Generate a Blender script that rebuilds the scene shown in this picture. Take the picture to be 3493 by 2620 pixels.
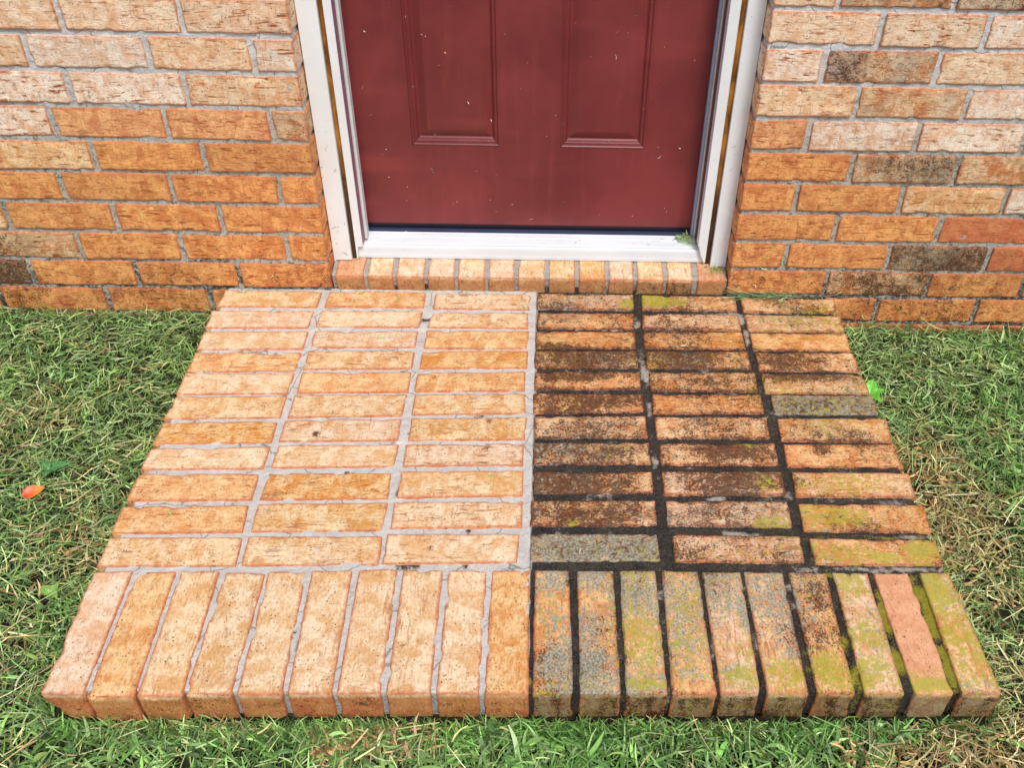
import bpy, math, random
import numpy as np
from mathutils import Matrix, Vector

# ------------------------------------------------------------------ camera, sky, sun, exposure
scene = bpy.context.scene
for o in list(bpy.data.objects):
    bpy.data.objects.remove(o, do_unlink=True)
PITCH, ROLL, YAW = 0.66583, -0.03068, 0.02911
cp, sp, cy_, sy_, cr, sr = math.cos(PITCH), math.sin(PITCH), math.cos(YAW), math.sin(YAW), math.cos(ROLL), math.sin(ROLL)
fwd = Vector((sy_ * cp, cy_ * cp, -sp)); rgt = Vector((cy_, -sy_, 0.0)); dwn = fwd.cross(rgt)
r2 = rgt * cr + dwn * sr; d2 = dwn * cr - rgt * sr
cam_d = bpy.data.cameras.new("camera"); cam = bpy.data.objects.new("camera", cam_d)
scene.collection.objects.link(cam)
M = Matrix((r2, -d2, -fwd)).transposed().to_4x4(); M.translation = Vector((0.25637, -1.60396, 1.13741))
cam.matrix_world = M
cam_d.lens = 32.478; cam_d.sensor_width = 36.0; cam_d.sensor_fit = 'HORIZONTAL'
cam_d.shift_x = -0.05136; cam_d.shift_y = -0.0442
cam_d.clip_start = 0.02; cam_d.clip_end = 500
scene.camera = cam

SUN_EL, SUN_ROT = math.radians(57), math.radians(160)      # rotation: compass direction of the sun
world = bpy.data.worlds.new("World"); scene.world = world; world.use_nodes = True
wn = world.node_tree.nodes; wl = world.node_tree.links
sky = wn.new('ShaderNodeTexSky'); sky.sky_type = 'NISHITA'; sky.sun_disc = False
sky.sun_elevation = SUN_EL; sky.sun_rotation = SUN_ROT
sky.air_density = 1.0; sky.dust_density = 3.0; sky.ozone_density = 1.0
wn['Background'].inputs['Strength'].default_value = 0.135
wl.new(sky.outputs[0], wn['Background'].inputs['Color'])
sun_d = bpy.data.lights.new("sun", 'SUN'); sun_d.energy = 1.75; sun_d.angle = math.radians(14); sun_d.color = (1.0, 0.985, 0.96)
sun = bpy.data.objects.new("sun", sun_d); scene.collection.objects.link(sun)
sdir = Vector((math.sin(SUN_ROT) * math.cos(SUN_EL), math.cos(SUN_ROT) * math.cos(SUN_EL), math.sin(SUN_EL)))
sun.rotation_euler = sdir.to_track_quat('Z', 'Y').to_euler()
vs = scene.view_settings; vs.view_transform = 'Standard'; vs.look = 'None'; vs.gamma = 1.0; vs.exposure = 0.27
vs.use_curve_mapping = False

# ------------------------------------------------------------------ measured layout (metres; step top z=0, wall face y=0)
FIELD=[[-0.4143,-0.0048,-0.2117,-0.0048,-0.2128,-0.0605,-0.416,-0.0628],[-0.4207,-0.0785,-0.2149,-0.0754,-0.2154,-0.1306,-0.4176,-0.135],[-0.4161,-0.1483,-0.213,-0.1437,-0.2117,-0.198,-0.4139,-0.2047],[-0.4143,-0.2138,-0.2126,-0.2087,-0.2123,-0.2641,-0.413,-0.2711],[-0.4131,-0.2763,-0.2121,-0.2716,-0.2126,-0.329,-0.4113,-0.335],[-0.4096,-0.341,-0.212,-0.3358,-0.2111,-0.3932,-0.4125,-0.3996],[-0.4099,-0.4102,-0.2132,-0.4036,-0.2118,-0.4561,-0.4106,-0.4622],[-0.4104,-0.4739,-0.2113,-0.4675,-0.2101,-0.5176,-0.4114,-0.5228],[-0.4106,-0.5342,-0.2133,-0.5304,-0.2124,-0.5868,-0.4088,-0.591],[-0.4088,-0.6061,-0.2138,-0.6003,-0.2088,-0.6542,-0.4079,-0.6587],[-0.4078,-0.6674,-0.2063,-0.6646,-0.2026,-0.7182,-0.4075,-0.7212],[-0.1949,-0.0045,0.0059,-0.0047,0.0071,-0.0575,-0.1951,-0.0584],[-0.1988,-0.0728,0.0059,-0.0711,0.0049,-0.1238,-0.2007,-0.127],[-0.1991,-0.1417,0.0046,-0.1376,0.0044,-0.1886,-0.198,-0.1928],[-0.1984,-0.2066,0.0056,-0.2019,0.0061,-0.254,-0.1978,-0.2601],[-0.1969,-0.2694,0.0065,-0.2653,0.0066,-0.3207,-0.1944,-0.3265],[-0.1968,-0.3334,0.006,-0.3285,0.004,-0.3852,-0.1963,-0.392],[-0.1985,-0.4008,0.0041,-0.3946,0.0054,-0.4479,-0.1987,-0.4533],[-0.1959,-0.4644,0.0076,-0.4588,0.0064,-0.5108,-0.1962,-0.5159],[-0.1974,-0.5295,0.0043,-0.5252,0.0064,-0.5817,-0.1985,-0.5869],[-0.1985,-0.5962,0.0085,-0.5911,0.0075,-0.6477,-0.1954,-0.653],[-0.196,-0.6636,0.0088,-0.6602,0.0103,-0.7145,-0.1934,-0.718],[0.0281,-0.0057,0.2272,-0.0053,0.2257,-0.0597,0.0265,-0.0607],[0.0277,-0.0734,0.2232,-0.0721,0.2239,-0.1224,0.0224,-0.1245],[0.0229,-0.1366,0.2255,-0.1332,0.2251,-0.1885,0.0227,-0.1917],[0.0223,-0.2014,0.2252,-0.1973,0.2245,-0.248,0.022,-0.2532],[0.0196,-0.2653,0.2217,-0.2614,0.2217,-0.3132,0.0201,-0.3193],[0.0216,-0.3269,0.2232,-0.3228,0.2249,-0.375,0.0219,-0.382],[0.0232,-0.3936,0.2277,-0.3876,0.2251,-0.443,0.0238,-0.4485],[0.0223,-0.4585,0.2233,-0.4536,0.2234,-0.5041,0.0224,-0.5092],[0.0217,-0.5224,0.2249,-0.5188,0.2249,-0.5732,0.0218,-0.5798],[0.0195,-0.5906,0.2253,-0.5867,0.2247,-0.6387,0.0205,-0.6441],[0.0174,-0.6569,0.2219,-0.654,0.2198,-0.7086,0.0177,-0.7129],[0.2436,-0.0028,0.4452,-0.0025,0.4428,-0.0548,0.2426,-0.0569],[0.2444,-0.0699,0.4424,-0.0683,0.4397,-0.1198,0.2444,-0.1215],[0.2412,-0.1335,0.4398,-0.1305,0.4383,-0.1825,0.2418,-0.186],[0.241,-0.1967,0.439,-0.1933,0.4384,-0.2421,0.2407,-0.2459],[0.2417,-0.2593,0.4404,-0.2562,0.4395,-0.3045,0.2417,-0.3086],[0.2397,-0.3225,0.4412,-0.3196,0.4408,-0.3679,0.2404,-0.3728],[0.2433,-0.385,0.4426,-0.3802,0.4414,-0.4333,0.243,-0.4381],[0.2426,-0.4517,0.4419,-0.4479,0.4408,-0.4978,0.2425,-0.5015],[0.2448,-0.5202,0.4415,-0.5176,0.4397,-0.563,0.2436,-0.5671],[0.2411,-0.5853,0.4416,-0.5823,0.4403,-0.6328,0.2393,-0.6362],[0.2409,-0.6538,0.437,-0.6527,0.4386,-0.702,0.2409,-0.7049],[0.4653,-0.0033,0.6623,-0.0044,0.6603,-0.0533,0.4615,-0.0536],[0.4613,-0.0695,0.6601,-0.0686,0.657,-0.1198,0.4574,-0.1206],[0.4586,-0.1296,0.6574,-0.1276,0.6562,-0.1806,0.4568,-0.1826],[0.4586,-0.1937,0.6588,-0.1909,0.6578,-0.2418,0.4569,-0.2433],[0.4592,-0.2577,0.6613,-0.2558,0.6581,-0.3072,0.4566,-0.3082],[0.4598,-0.3207,0.6618,-0.3186,0.6597,-0.3676,0.4577,-0.3709],[0.4589,-0.3819,0.6619,-0.3792,0.6589,-0.4331,0.4582,-0.4347],[0.4613,-0.4503,0.6633,-0.4473,0.6612,-0.498,0.4598,-0.4996],[0.4592,-0.5168,0.662,-0.5146,0.6593,-0.5669,0.4591,-0.5681],[0.4606,-0.5828,0.6591,-0.582,0.6566,-0.6341,0.4583,-0.6339],[0.4621,-0.6539,0.6645,-0.6545,0.6614,-0.7038,0.4628,-0.7041],[0.6743,-0.0064,0.8744,-0.008,0.8676,-0.0572,0.6739,-0.0562],[0.675,-0.0689,0.8724,-0.068,0.8688,-0.1212,0.6719,-0.1216],[0.6747,-0.1302,0.8697,-0.1293,0.8673,-0.1823,0.6721,-0.1834],[0.6749,-0.192,0.869,-0.1895,0.8708,-0.2463,0.6733,-0.2465],[0.676,-0.2573,0.8712,-0.2556,0.8689,-0.3113,0.6724,-0.3116],[0.682,-0.3203,0.872,-0.3185,0.8696,-0.3666,0.6794,-0.3697],[0.6813,-0.3826,0.8803,-0.3807,0.874,-0.4382,0.678,-0.4383],[0.6803,-0.4481,0.8753,-0.445,0.8756,-0.5006,0.6767,-0.5014],[0.6805,-0.5168,0.8804,-0.5155,0.8758,-0.5681,0.677,-0.5695],[0.6772,-0.587,0.8814,-0.5877,0.8792,-0.6437,0.6748,-0.6413],[0.68,-0.6584,0.8787,-0.6599,0.8756,-0.7085,0.6786,-0.7078]]
FRONT=[[-0.4068,-0.7329,-0.3513,-0.731,-0.3452,-0.9301,-0.3995,-0.9281],[-0.3435,-0.7318,-0.2882,-0.7305,-0.2791,-0.9321,-0.3385,-0.9324],[-0.2783,-0.7304,-0.2234,-0.7308,-0.2159,-0.9314,-0.2728,-0.9321],[-0.2139,-0.7313,-0.1546,-0.7328,-0.1527,-0.9275,-0.211,-0.9284],[-0.1496,-0.7293,-0.0942,-0.7289,-0.0862,-0.9279,-0.1435,-0.9274],[-0.0847,-0.7288,-0.0265,-0.7268,-0.02,-0.9265,-0.077,-0.9272],[-0.0148,-0.7253,0.0411,-0.7248,0.0443,-0.9255,-0.012,-0.9264],[0.0511,-0.7247,0.1083,-0.7251,0.1108,-0.9252,0.0538,-0.9257],[0.1186,-0.725,0.1747,-0.7251,0.1755,-0.9256,0.1203,-0.9252],[0.1838,-0.725,0.2389,-0.724,0.2413,-0.9254,0.1844,-0.9256],[0.249,-0.7245,0.2982,-0.7235,0.3013,-0.9251,0.2487,-0.9253],[0.3126,-0.7239,0.3656,-0.7235,0.3653,-0.9241,0.3126,-0.9244],[0.3763,-0.7249,0.4295,-0.7229,0.428,-0.925,0.3745,-0.9241],[0.4413,-0.7234,0.494,-0.7239,0.4942,-0.9254,0.4364,-0.9245],[0.5015,-0.7253,0.5585,-0.7248,0.5547,-0.9233,0.5018,-0.9242],[0.5657,-0.7247,0.6225,-0.7257,0.6193,-0.9237,0.5653,-0.924],[0.6338,-0.7242,0.6891,-0.7266,0.682,-0.9235,0.6324,-0.923],[0.7008,-0.7236,0.7529,-0.7246,0.7502,-0.9237,0.6972,-0.9234],[0.7639,-0.7245,0.8153,-0.7241,0.8169,-0.9222,0.7655,-0.9231],[0.8349,-0.7239,0.8796,-0.7221,0.8821,-0.9226,0.8296,-0.9233]]
SILL=[[-0.1803,-0.1232],[-0.1137,-0.0628],[-0.0533,0.0028],[0.0122,0.066],[0.0754,0.1304],[0.1398,0.193],[0.2023,0.2575],[0.2669,0.3209],[0.3303,0.3848],[0.3941,0.4448],[0.4541,0.5084],[0.5177,0.5712],[0.5823,0.6383]]
JOINTS={'L': {8: [-0.585,-0.377],7: [-0.661,-0.45,-0.266],6: [-0.608,-0.4],5: [-0.659,-0.45,-0.257],4: [-0.603,-0.395],3: [-0.684,-0.472,-0.264],2: [-0.813,-0.599,-0.391],1: [-0.69,-0.484,-0.27],0: [-0.809,-0.591,-0.38],-1: [-0.893,-0.669,-0.453]},'R': {9: [0.757,0.96],8: [0.842,1.029],7: [0.754,0.961],6: [0.829,1.034],5: [0.751,0.96],4: [0.849,1.055],3: [0.753,0.962,1.171],2: [0.847,1.057],1: [0.756,0.97,1.178],0: [0.853,1.07],-1: [0.975,1.193],-2: [1.057,1.273]}}
DARK=[[0.337,-0.21,0.098,0.031,1.0],[0.283,-0.182,0.051,0.016,0.9],[0.329,-0.27,0.069,0.014,0.9],[0.308,-0.341,0.067,0.028,0.8],[0.391,-0.335,0.064,0.026,0.65],[0.531,-0.22,0.084,0.029,0.85],[0.748,-0.213,0.078,0.032,1.0],[0.78,-0.267,0.097,0.014,0.95],[0.762,-0.345,0.087,0.028,1.0],[0.27,-0.464,0.066,0.025,0.7],[0.365,-0.473,0.069,0.025,0.65],[0.322,-0.542,0.095,0.029,1.0],[0.34,-0.609,0.095,0.025,0.8],[0.569,-0.466,0.072,0.021,0.55],[0.582,-0.538,0.093,0.027,0.75],[0.498,-0.611,0.056,0.025,0.4],[0.76,-0.424,0.093,0.022,0.45],[0.747,-0.455,0.018,0.017,0.9],[0.35,-0.409,0.092,0.026,0.5],[0.548,-0.401,0.062,0.022,0.35],[0.3,-0.682,0.062,0.024,0.8],[0.387,-0.675,0.05,0.025,0.75],[0.275,-0.88,0.024,0.043,0.6],[0.33,-0.885,0.028,0.022,0.6],[0.382,-0.747,0.029,0.039,0.4],[0.332,-0.816,0.023,0.031,0.5],[0.666,-0.759,0.038,0.042,0.75],[0.64,-0.822,0.046,0.051,0.6],[0.524,-0.751,0.026,0.034,0.6],[0.604,-0.773,0.031,0.041,0.4],[0.28,-0.046,0.043,0.015,0.6],[0.376,-0.086,0.064,0.023,0.2],[0.778,-0.035,0.055,0.031,0.5],[0.58,-0.278,0.066,0.015,0.3],[0.755,-0.626,0.052,0.02,0.45],[0.484,-0.686,0.049,0.018,0.5],[0.73,-0.096,0.072,0.018,0.25]]
MOSS=[[0.43,-0.036,0.022,0.021,1.0],[0.488,-0.022,0.048,0.023,1.2],[0.545,-0.028,0.022,0.015,0.8],[0.844,-0.033,0.033,0.028,0.5],[0.837,-0.094,0.032,0.029,0.55],[0.308,-0.628,0.013,0.008,0.9],[0.617,-0.452,0.018,0.008,0.7],[0.636,-0.545,0.02,0.023,0.7],[0.631,-0.631,0.041,0.029,0.8],[0.762,-0.54,0.088,0.033,0.6],[0.729,-0.615,0.084,0.028,0.75],[0.732,-0.687,0.075,0.027,0.7],[0.849,-0.68,0.04,0.022,1.1],[0.788,-0.693,0.032,0.012,1.0],[0.851,-0.743,0.029,0.056,1.1],[0.833,-0.865,0.041,0.072,0.65],[0.718,-0.744,0.027,0.034,0.9],[0.728,-0.84,0.027,0.038,0.9],[0.712,-0.897,0.04,0.028,1.0],[0.66,-0.883,0.038,0.036,1.0],[0.592,-0.891,0.033,0.036,0.8],[0.532,-0.898,0.028,0.028,0.95],[0.548,-0.854,0.02,0.023,0.7],[0.474,-0.774,0.031,0.054,0.6],[0.452,-0.891,0.026,0.029,0.5],[0.394,-0.842,0.029,0.062,0.75],[0.394,-0.911,0.043,0.014,0.9],[0.275,-0.789,0.03,0.048,0.45],[0.322,-0.775,0.028,0.054,0.35],[0.677,-0.653,0.076,0.005,0.8],[0.785,-0.909,0.04,0.012,1.2],[0.823,-0.826,0.021,0.083,0.5]]
GREY=[[0.271,-0.748,0.033,0.025,0.9],[0.333,-0.733,0.026,0.026,1.2],[0.275,-0.808,0.027,0.031,0.7],[0.273,-0.88,0.026,0.022,1.0],[0.33,-0.88,0.029,0.019,1.1],[0.327,-0.906,0.011,0.012,1.3],[0.263,-0.667,0.03,0.019,0.8],[0.386,-0.678,0.032,0.018,0.5],[0.42,-0.906,0.013,0.014,0.9],[0.55,-0.801,0.009,0.029,1.3],[0.46,-0.898,0.022,0.019,0.8],[0.522,-0.891,0.015,0.014,0.9],[0.645,-0.745,0.036,0.026,0.6],[0.642,-0.806,0.03,0.032,0.5],[0.611,-0.795,0.012,0.016,0.7],[0.321,-0.803,0.021,0.024,0.8],[0.611,-0.863,0.016,0.015,0.8],[0.808,-0.356,0.038,0.023,0.8]]
MORTAR_CLEAN=[[0.446,-0.096,0.011,0.017,1],[0.45,-0.27,0.009,0.035,0.9],[0.45,-0.366,0.008,0.027,0.8],[0.45,-0.48,0.007,0.025,0.7],[0.663,-0.08,0.007,0.018,0.9],[0.666,-0.138,0.008,0.034,0.9],[0.643,-0.127,0.021,0.007,0.7],[0.603,-0.062,0.072,0.005,0.6],[0.392,-0.122,0.042,0.005,0.6],[0.329,-0.123,0.017,0.005,0.8],[0.502,-0.508,0.012,0.005,0.8],[0.545,-0.575,0.023,0.005,0.9],[0.572,-0.648,0.023,0.005,1.1],[0.786,-0.715,0.111,0.006,0.9],[0.817,-0.652,0.102,0.004,0.5],[0.791,0.032,0.076,0.008,0.7],[0.283,-0.187,0.02,0.003,0.6],[0.482,-0.313,0.019,0.004,0.5]]
MORTAR_MOSS=[[0.823,-0.76,0.017,0.055,1.2],[0.826,-0.839,0.016,0.063,1.2],[0.762,-0.8,0.012,0.048,1.4],[0.757,-0.877,0.013,0.032,1.4],[0.761,-0.735,0.015,0.017,1.0],[0.692,-0.89,0.013,0.036,1.1],[0.688,-0.845,0.009,0.015,0.8],[0.673,-0.694,0.01,0.018,0.7],[0.791,-0.654,0.128,0.006,0.7],[0.827,-0.902,0.013,0.021,1.0],[0.629,-0.876,0.009,0.024,0.6],[0.244,-0.909,0.004,0.009,1.2],[0.306,-0.892,0.005,0.021,0.4],[0.461,0.008,0.009,0.008,0.6],[0.698,-0.725,0.02,0.006,1.0]]
SPOTS=[[-0.138,-0.433,0.007,0.009,1.0],[0.161,-0.399,0.006,0.007,0.8],[0.162,-0.462,0.005,0.005,0.7],[0.083,-0.685,0.007,0.007,0.7],[0.064,-0.851,0.013,0.008,0.45],[-0.375,-0.876,0.009,0.006,0.4],[0.098,-0.851,0.013,0.008,0.35],[0.174,-0.325,0.005,0.004,0.7],[0.089,-0.931,0.0,0.0,0]]
H = 0.0677
XL, XR = -0.1915, 0.6453
rng = np.random.default_rng(11)
random.seed(4)

# ------------------------------------------------------------------ numpy noise
def _hash(i, j, k, s):
    h = (i.astype(np.int64) * 374761393 + j.astype(np.int64) * 668265263 + k.astype(np.int64) * 2147483647 + s * 974634777) & 0xFFFFFFFF
    h = ((h ^ (h >> 13)) * 1274126177) & 0xFFFFFFFF
    h = h ^ (h >> 16)
    return (h & 0xFFFF).astype(np.float64) / 32767.5 - 1.0
def vnoise(p, f, s=0):
    q = np.asarray(p, float) * f; i = np.floor(q); t = q - i; t = t * t * (3 - 2 * t); i = i.astype(np.int64)
    r = 0
    for dx in (0, 1):
        for dy in (0, 1):
            for dz in (0, 1):
                w = (t[:, 0] if dx else 1 - t[:, 0]) * (t[:, 1] if dy else 1 - t[:, 1]) * (t[:, 2] if dz else 1 - t[:, 2])
                r = r + w * _hash(i[:, 0] + dx, i[:, 1] + dy, i[:, 2] + dz, s)
    return r

# ------------------------------------------------------------------ object helpers
def empty(name, loc=(0, 0, 0)):
    o = bpy.data.objects.new(name, None); scene.collection.objects.link(o); o.location = loc
    o.empty_display_size = 0.05
    return o
def tag(o, label=None, cat=None, group=None, kind=None):
    if label: o['label'] = label
    if cat: o['category'] = cat
    if group: o['group'] = group
    if kind: o['kind'] = kind
    return o
def mesh_obj(name, V, F, mat, parent=None, smooth=True, attrs=None):
    """V (n,3) array, F list of arrays (m,3) / (m,4) of indices"""
    me = bpy.data.meshes.new(name)
    V = np.asarray(V, np.float32)
    if isinstance(F, np.ndarray): F = [F]
    loops = np.concatenate([np.asarray(f).ravel() for f in F]).astype(np.int32)
    tot = np.concatenate([np.full(len(f), np.asarray(f).shape[1]) for f in F]).astype(np.int32)
    start = np.concatenate([[0], np.cumsum(tot)[:-1]]).astype(np.int32)
    me.vertices.add(len(V)); me.vertices.foreach_set('co', V.ravel())
    me.loops.add(len(loops)); me.loops.foreach_set('vertex_index', loops)
    me.polygons.add(len(tot)); me.polygons.foreach_set('loop_start', start); me.polygons.foreach_set('loop_total', tot)
    me.polygons.foreach_set('use_smooth', np.full(len(tot), smooth))
    me.update(calc_edges=True)
    for k, a in (attrs or {}).items():
        a = np.asarray(a, np.float32)
        if a.ndim == 1:
            t = me.attributes.new(k, 'FLOAT', 'POINT'); t.data.foreach_set('value', a)
        elif a.shape[1] == 3:
            t = me.attributes.new(k, 'FLOAT_VECTOR', 'POINT'); t.data.foreach_set('vector', a.ravel())
        else:
            t = me.attributes.new(k, 'FLOAT_COLOR', 'POINT'); t.data.foreach_set('color', a.ravel())
    me.materials.append(mat)
    o = bpy.data.objects.new(name, me); scene.collection.objects.link(o)
    if parent:
        o.parent = parent
        o.matrix_parent_inverse = Matrix.Translation(-Vector(parent.location))
    return o

# ------------------------------------------------------------------ material helpers
class G:
    def __init__(s, name):
        s.m = bpy.data.materials.new(name); s.m.use_nodes = True; s.t = s.m.node_tree; s.n = s.t.nodes; s.l = s.t.links
        s.p = s.n['Principled BSDF']
    def put(s, sock, v):
        if hasattr(v, 'links') or isinstance(v, bpy.types.NodeSocket): s.l.new(v, sock)
        else:
            if sock.type == 'RGBA' and len(v) == 3: v = (*v, 1)
            sock.default_value = v
    def attr(s, name, out='Fac'):
        a = s.n.new('ShaderNodeAttribute'); a.attribute_name = name; return a.outputs[out]
    def sep(s, c):
        a = s.n.new('ShaderNodeSeparateColor'); s.put(a.inputs[0], c); return a.outputs
    def obj(s):
        return s.n.new('ShaderNodeTexCoord').outputs['Object']
    def mapv(s, v, sc=(1, 1, 1), loc=(0, 0, 0)):
        a = s.n.new('ShaderNodeMapping'); s.put(a.inputs['Vector'], v); a.inputs['Scale'].default_value = sc; a.inputs['Location'].default_value = loc
        return a.outputs[0]
    def noise(s, v, scale, detail=3, rough=0.55, dist=0):
        a = s.n.new('ShaderNodeTexNoise'); s.put(a.inputs['Vector'], v); a.inputs['Scale'].default_value = scale
        a.inputs['Detail'].default_value = detail; a.inputs['Roughness'].default_value = rough; a.inputs['Distortion'].default_value = dist
        return a.outputs['Fac']
    def vor(s, v, scale, out='Distance', metric='EUCLIDEAN', rnd=1.0):
        a = s.n.new('ShaderNodeTexVoronoi'); s.put(a.inputs['Vector'], v); a.inputs['Scale'].default_value = scale
        a.distance = metric; a.inputs['Randomness'].default_value = rnd
        return a.outputs[out]
    def ma(s, op, a, b=0.0, c=None, clamp=False):
        k = s.n.new('ShaderNodeMath'); k.operation = op; k.use_clamp = clamp; s.put(k.inputs[0], a); s.put(k.inputs[1], b)
        if c is not None: s.put(k.inputs[2], c)
        return k.outputs[0]
    def step(s, v, a, b, lo=0.0, hi=1.0):
        k = s.n.new('ShaderNodeMapRange'); k.interpolation_type = 'SMOOTHSTEP'; s.put(k.inputs['Value'], v)
        k.inputs['From Min'].default_value = a; k.inputs['From Max'].default_value = b
        k.inputs['To Min'].default_value = lo; k.inputs['To Max'].default_value = hi
        return k.outputs[0]
    def mix(s, f, a, b, mode='MIX'):
        k = s.n.new('ShaderNodeMix'); k.data_type = 'RGBA'; k.blend_type = mode; k.clamp_factor = True
        s.put(k.inputs[0], f); s.put(k.inputs[6], a); s.put(k.inputs[7], b)
        return k.outputs[2]
    def bump(s, h, strength=0.5, dist=0.002, prev=None):
        k = s.n.new('ShaderNodeBump'); k.inputs['Strength'].default_value = strength; k.inputs['Distance'].default_value = dist
        s.put(k.inputs['Height'], h)
        if prev is not None: s.put(k.inputs['Normal'], prev)
        return k.outputs[0]
    def out(s, color, rough=0.7, bump=None, spec=0.4):
        s.put(s.p.inputs['Base Color'], color); s.put(s.p.inputs['Roughness'], rough)
        s.put(s.p.inputs['Specular IOR Level'], spec)
        if bump is not None: s.put(s.p.inputs['Normal'], bump)
        return s.m

def brick_material():
    g = G('fired_brick'); b = g.attr('buv', 'Vector'); e = g.attr('edge')
    st = g.sep(g.attr('stain', 'Color')); sy = g.sep(g.attr('style', 'Color')); tint = g.attr('tint', 'Color'); tint2 = g.attr('tint2', 'Color')
    dark, moss, grey = st[0], st[1], st[2]; scr, pit, rimamt = sy[0], sy[1], sy[2]
    # clay body: orange to cream mottling with blocky smears
    n1 = g.noise(b, 38, 4, 0.6, 0.6)
    blk = g.vor(g.mapv(b, (1.0, 0.55, 1)), 60, 'Color', 'CHEBYCHEV', 0.9)
    blk = g.sep(blk)[0]
    n2 = g.noise(g.mapv(b, (1, 2.6, 1)), 130, 4, 0.65)
    f = g.ma('ADD', g.ma('MULTIPLY', n1, 1.05), g.ma('ADD', g.ma('MULTIPLY', blk, 0.24), g.ma('MULTIPLY', n2, 0.95)))
    f = g.step(f, 0.86, 1.34)
    c = g.mix(f, tint, tint2)
    # fine grain
    n3 = g.noise(b, 900, 2, 0.7)
    c = g.mix(g.step(n3, 0.35, 0.8, 0.0, 0.16), c, (0.95, 0.80, 0.62, 1))
    c = g.mix(g.step(g.noise(b, 260, 3, 0.6), 0.50, 0.70, 0.0, 0.55), c, g.mix(1.0, tint, (0.92, 0.80, 0.72, 1), 'MULTIPLY'))
    # rusty smears following the brick's drag texture
    s1 = g.noise(g.mapv(b, (26, 190, 60)), 1, 3, 0.6, 0.9)
    s1m = g.noise(b, 42, 2)
    s1 = g.ma('MULTIPLY', g.step(s1, 0.545, 0.63), g.step(s1m, 0.40, 0.56))
    c = g.mix(g.ma('MULTIPLY', s1, scr), c, (0.36, 0.095, 0.022, 1))
    s2 = g.noise(g.mapv(b, (150, 34, 60), (3, 1, 0)), 1, 2, 0.6, 0.5)
    c = g.mix(g.ma('MULTIPLY', g.step(s2, 0.60, 0.72), g.ma('MULTIPLY', scr, 0.65)), c, (0.45, 0.16, 0.05, 1))
    wc = g.n.new('ShaderNodeTexNoise'); g.put(wc.inputs['Vector'], b); wc.inputs['Scale'].default_value = 70; wc.inputs['Detail'].default_value = 4
    vc = g.n.new('ShaderNodeVectorMath'); vc.operation = 'MULTIPLY_ADD'; g.put(vc.inputs[0], wc.outputs['Color']); vc.inputs[1].default_value = (0.03, 0.03, 0.03); g.put(vc.inputs[2], b)
    vv = g.n.new('ShaderNodeTexVoronoi'); vv.feature = 'DISTANCE_TO_EDGE'; g.put(vv.inputs['Vector'], g.mapv(vc.outputs[0], (0.6, 1.35, 1))); vv.inputs['Scale'].default_value = 62
    crk = g.ma('MULTIPLY', g.step(vv.outputs['Distance'], 0.012, 0.06, 1.0, 0.0), g.step(g.noise(g.mapv(b, (1, 1, 1), (4, 4, 4)), 60, 3), 0.50, 0.62))
    c = g.mix(g.ma('MULTIPLY', crk, g.ma('MULTIPLY', scr, 0.6)), c, (0.22, 0.060, 0.018, 1))
    # salmon rims
    wob = g.noise(b, 110, 3, 0.6)
    ed = g.ma('ADD', e, g.ma('MULTIPLY', g.ma('SUBTRACT', wob, 0.5), -0.9))
    rim = g.ma('MULTIPLY', g.step(ed, 0.06, 0.55, 1.0, 0.0), rimamt)
    c = g.mix(rim, c, (0.58, 0.18, 0.07, 1))
    # thin pale and dark lines right at the arris
    c = g.mix(g.ma('MULTIPLY', g.step(ed, -0.12, 0.10, 1.0, 0.0), 0.6), c, (0.20, 0.09, 0.05, 1))
    # pits
    wv = g.n.new('ShaderNodeTexNoise'); g.put(wv.inputs['Vector'], b); wv.inputs['Scale'].default_value = 330; wv.inputs['Detail'].default_value = 3
    va = g.n.new('ShaderNodeVectorMath'); va.operation = 'MULTIPLY_ADD'; g.put(va.inputs[0], wv.outputs['Color']); va.inputs[1].default_value = (0.006, 0.006, 0.006); g.put(va.inputs[2], b); bw = va.outputs[0]
    v1 = g.vor(g.mapv(bw, (1, 1.6, 1)), 210, 'Distance'); v1c = g.sep(g.vor(g.mapv(bw, (1, 1.6, 1)), 210, 'Color'))[0]
    pm = g.ma('MULTIPLY', g.step(v1, 0.20, 0.34, 1.0, 0.0), g.ma('GREATER_THAN', v1c, g.ma('SUBTRACT', 1.0, g.ma('MULTIPLY', pit, 0.5))))
    v2 = g.vor(g.mapv(bw, (1.5, 1, 1), (5, 5, 5)), 420, 'Distance'); v2c = g.sep(g.vor(g.mapv(bw, (1.5, 1, 1), (5, 5, 5)), 420, 'Color'))[1]
    pm2 = g.ma('MULTIPLY', g.step(v2, 0.15, 0.30, 1.0, 0.0), g.ma('GREATER_THAN', v2c, g.ma('SUBTRACT', 1.0, g.ma('MULTIPLY', pit, 0.30))))
    pm = g.ma('MULTIPLY', g.ma('MAXIMUM', pm, g.ma('MULTIPLY', pm2, 0.8)), g.step(g.noise(b, 48, 3), 0.36, 0.58, 0.12, 1.0))
    c = g.mix(g.ma('MULTIPLY', pm, 0.9), c, (0.075, 0.030, 0.012, 1))
    # stains: brown-black algae, yellow moss, grey lichen
    d1 = g.noise(g.mapv(b, (1, 1.25, 1)), 330, 3, 0.75); d2 = g.noise(b, 75, 4, 0.6, 0.8)
    dd = g.ma('ADD', g.ma('MULTIPLY', g.ma('SUBTRACT', d1, 0.5), 2.0), g.ma('MULTIPLY', g.ma('SUBTRACT', d2, 0.5), 1.5))
    df = g.step(g.ma('ADD', dd, dark), 0.50, 0.74)
    df = g.ma('MULTIPLY', df, g.step(dark, 0.03, 0.2))
    dcol = g.mix(g.step(d1, 0.36, 0.60), (0.135, 0.048, 0.018, 1), (0.016, 0.009, 0.006, 1))
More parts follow.
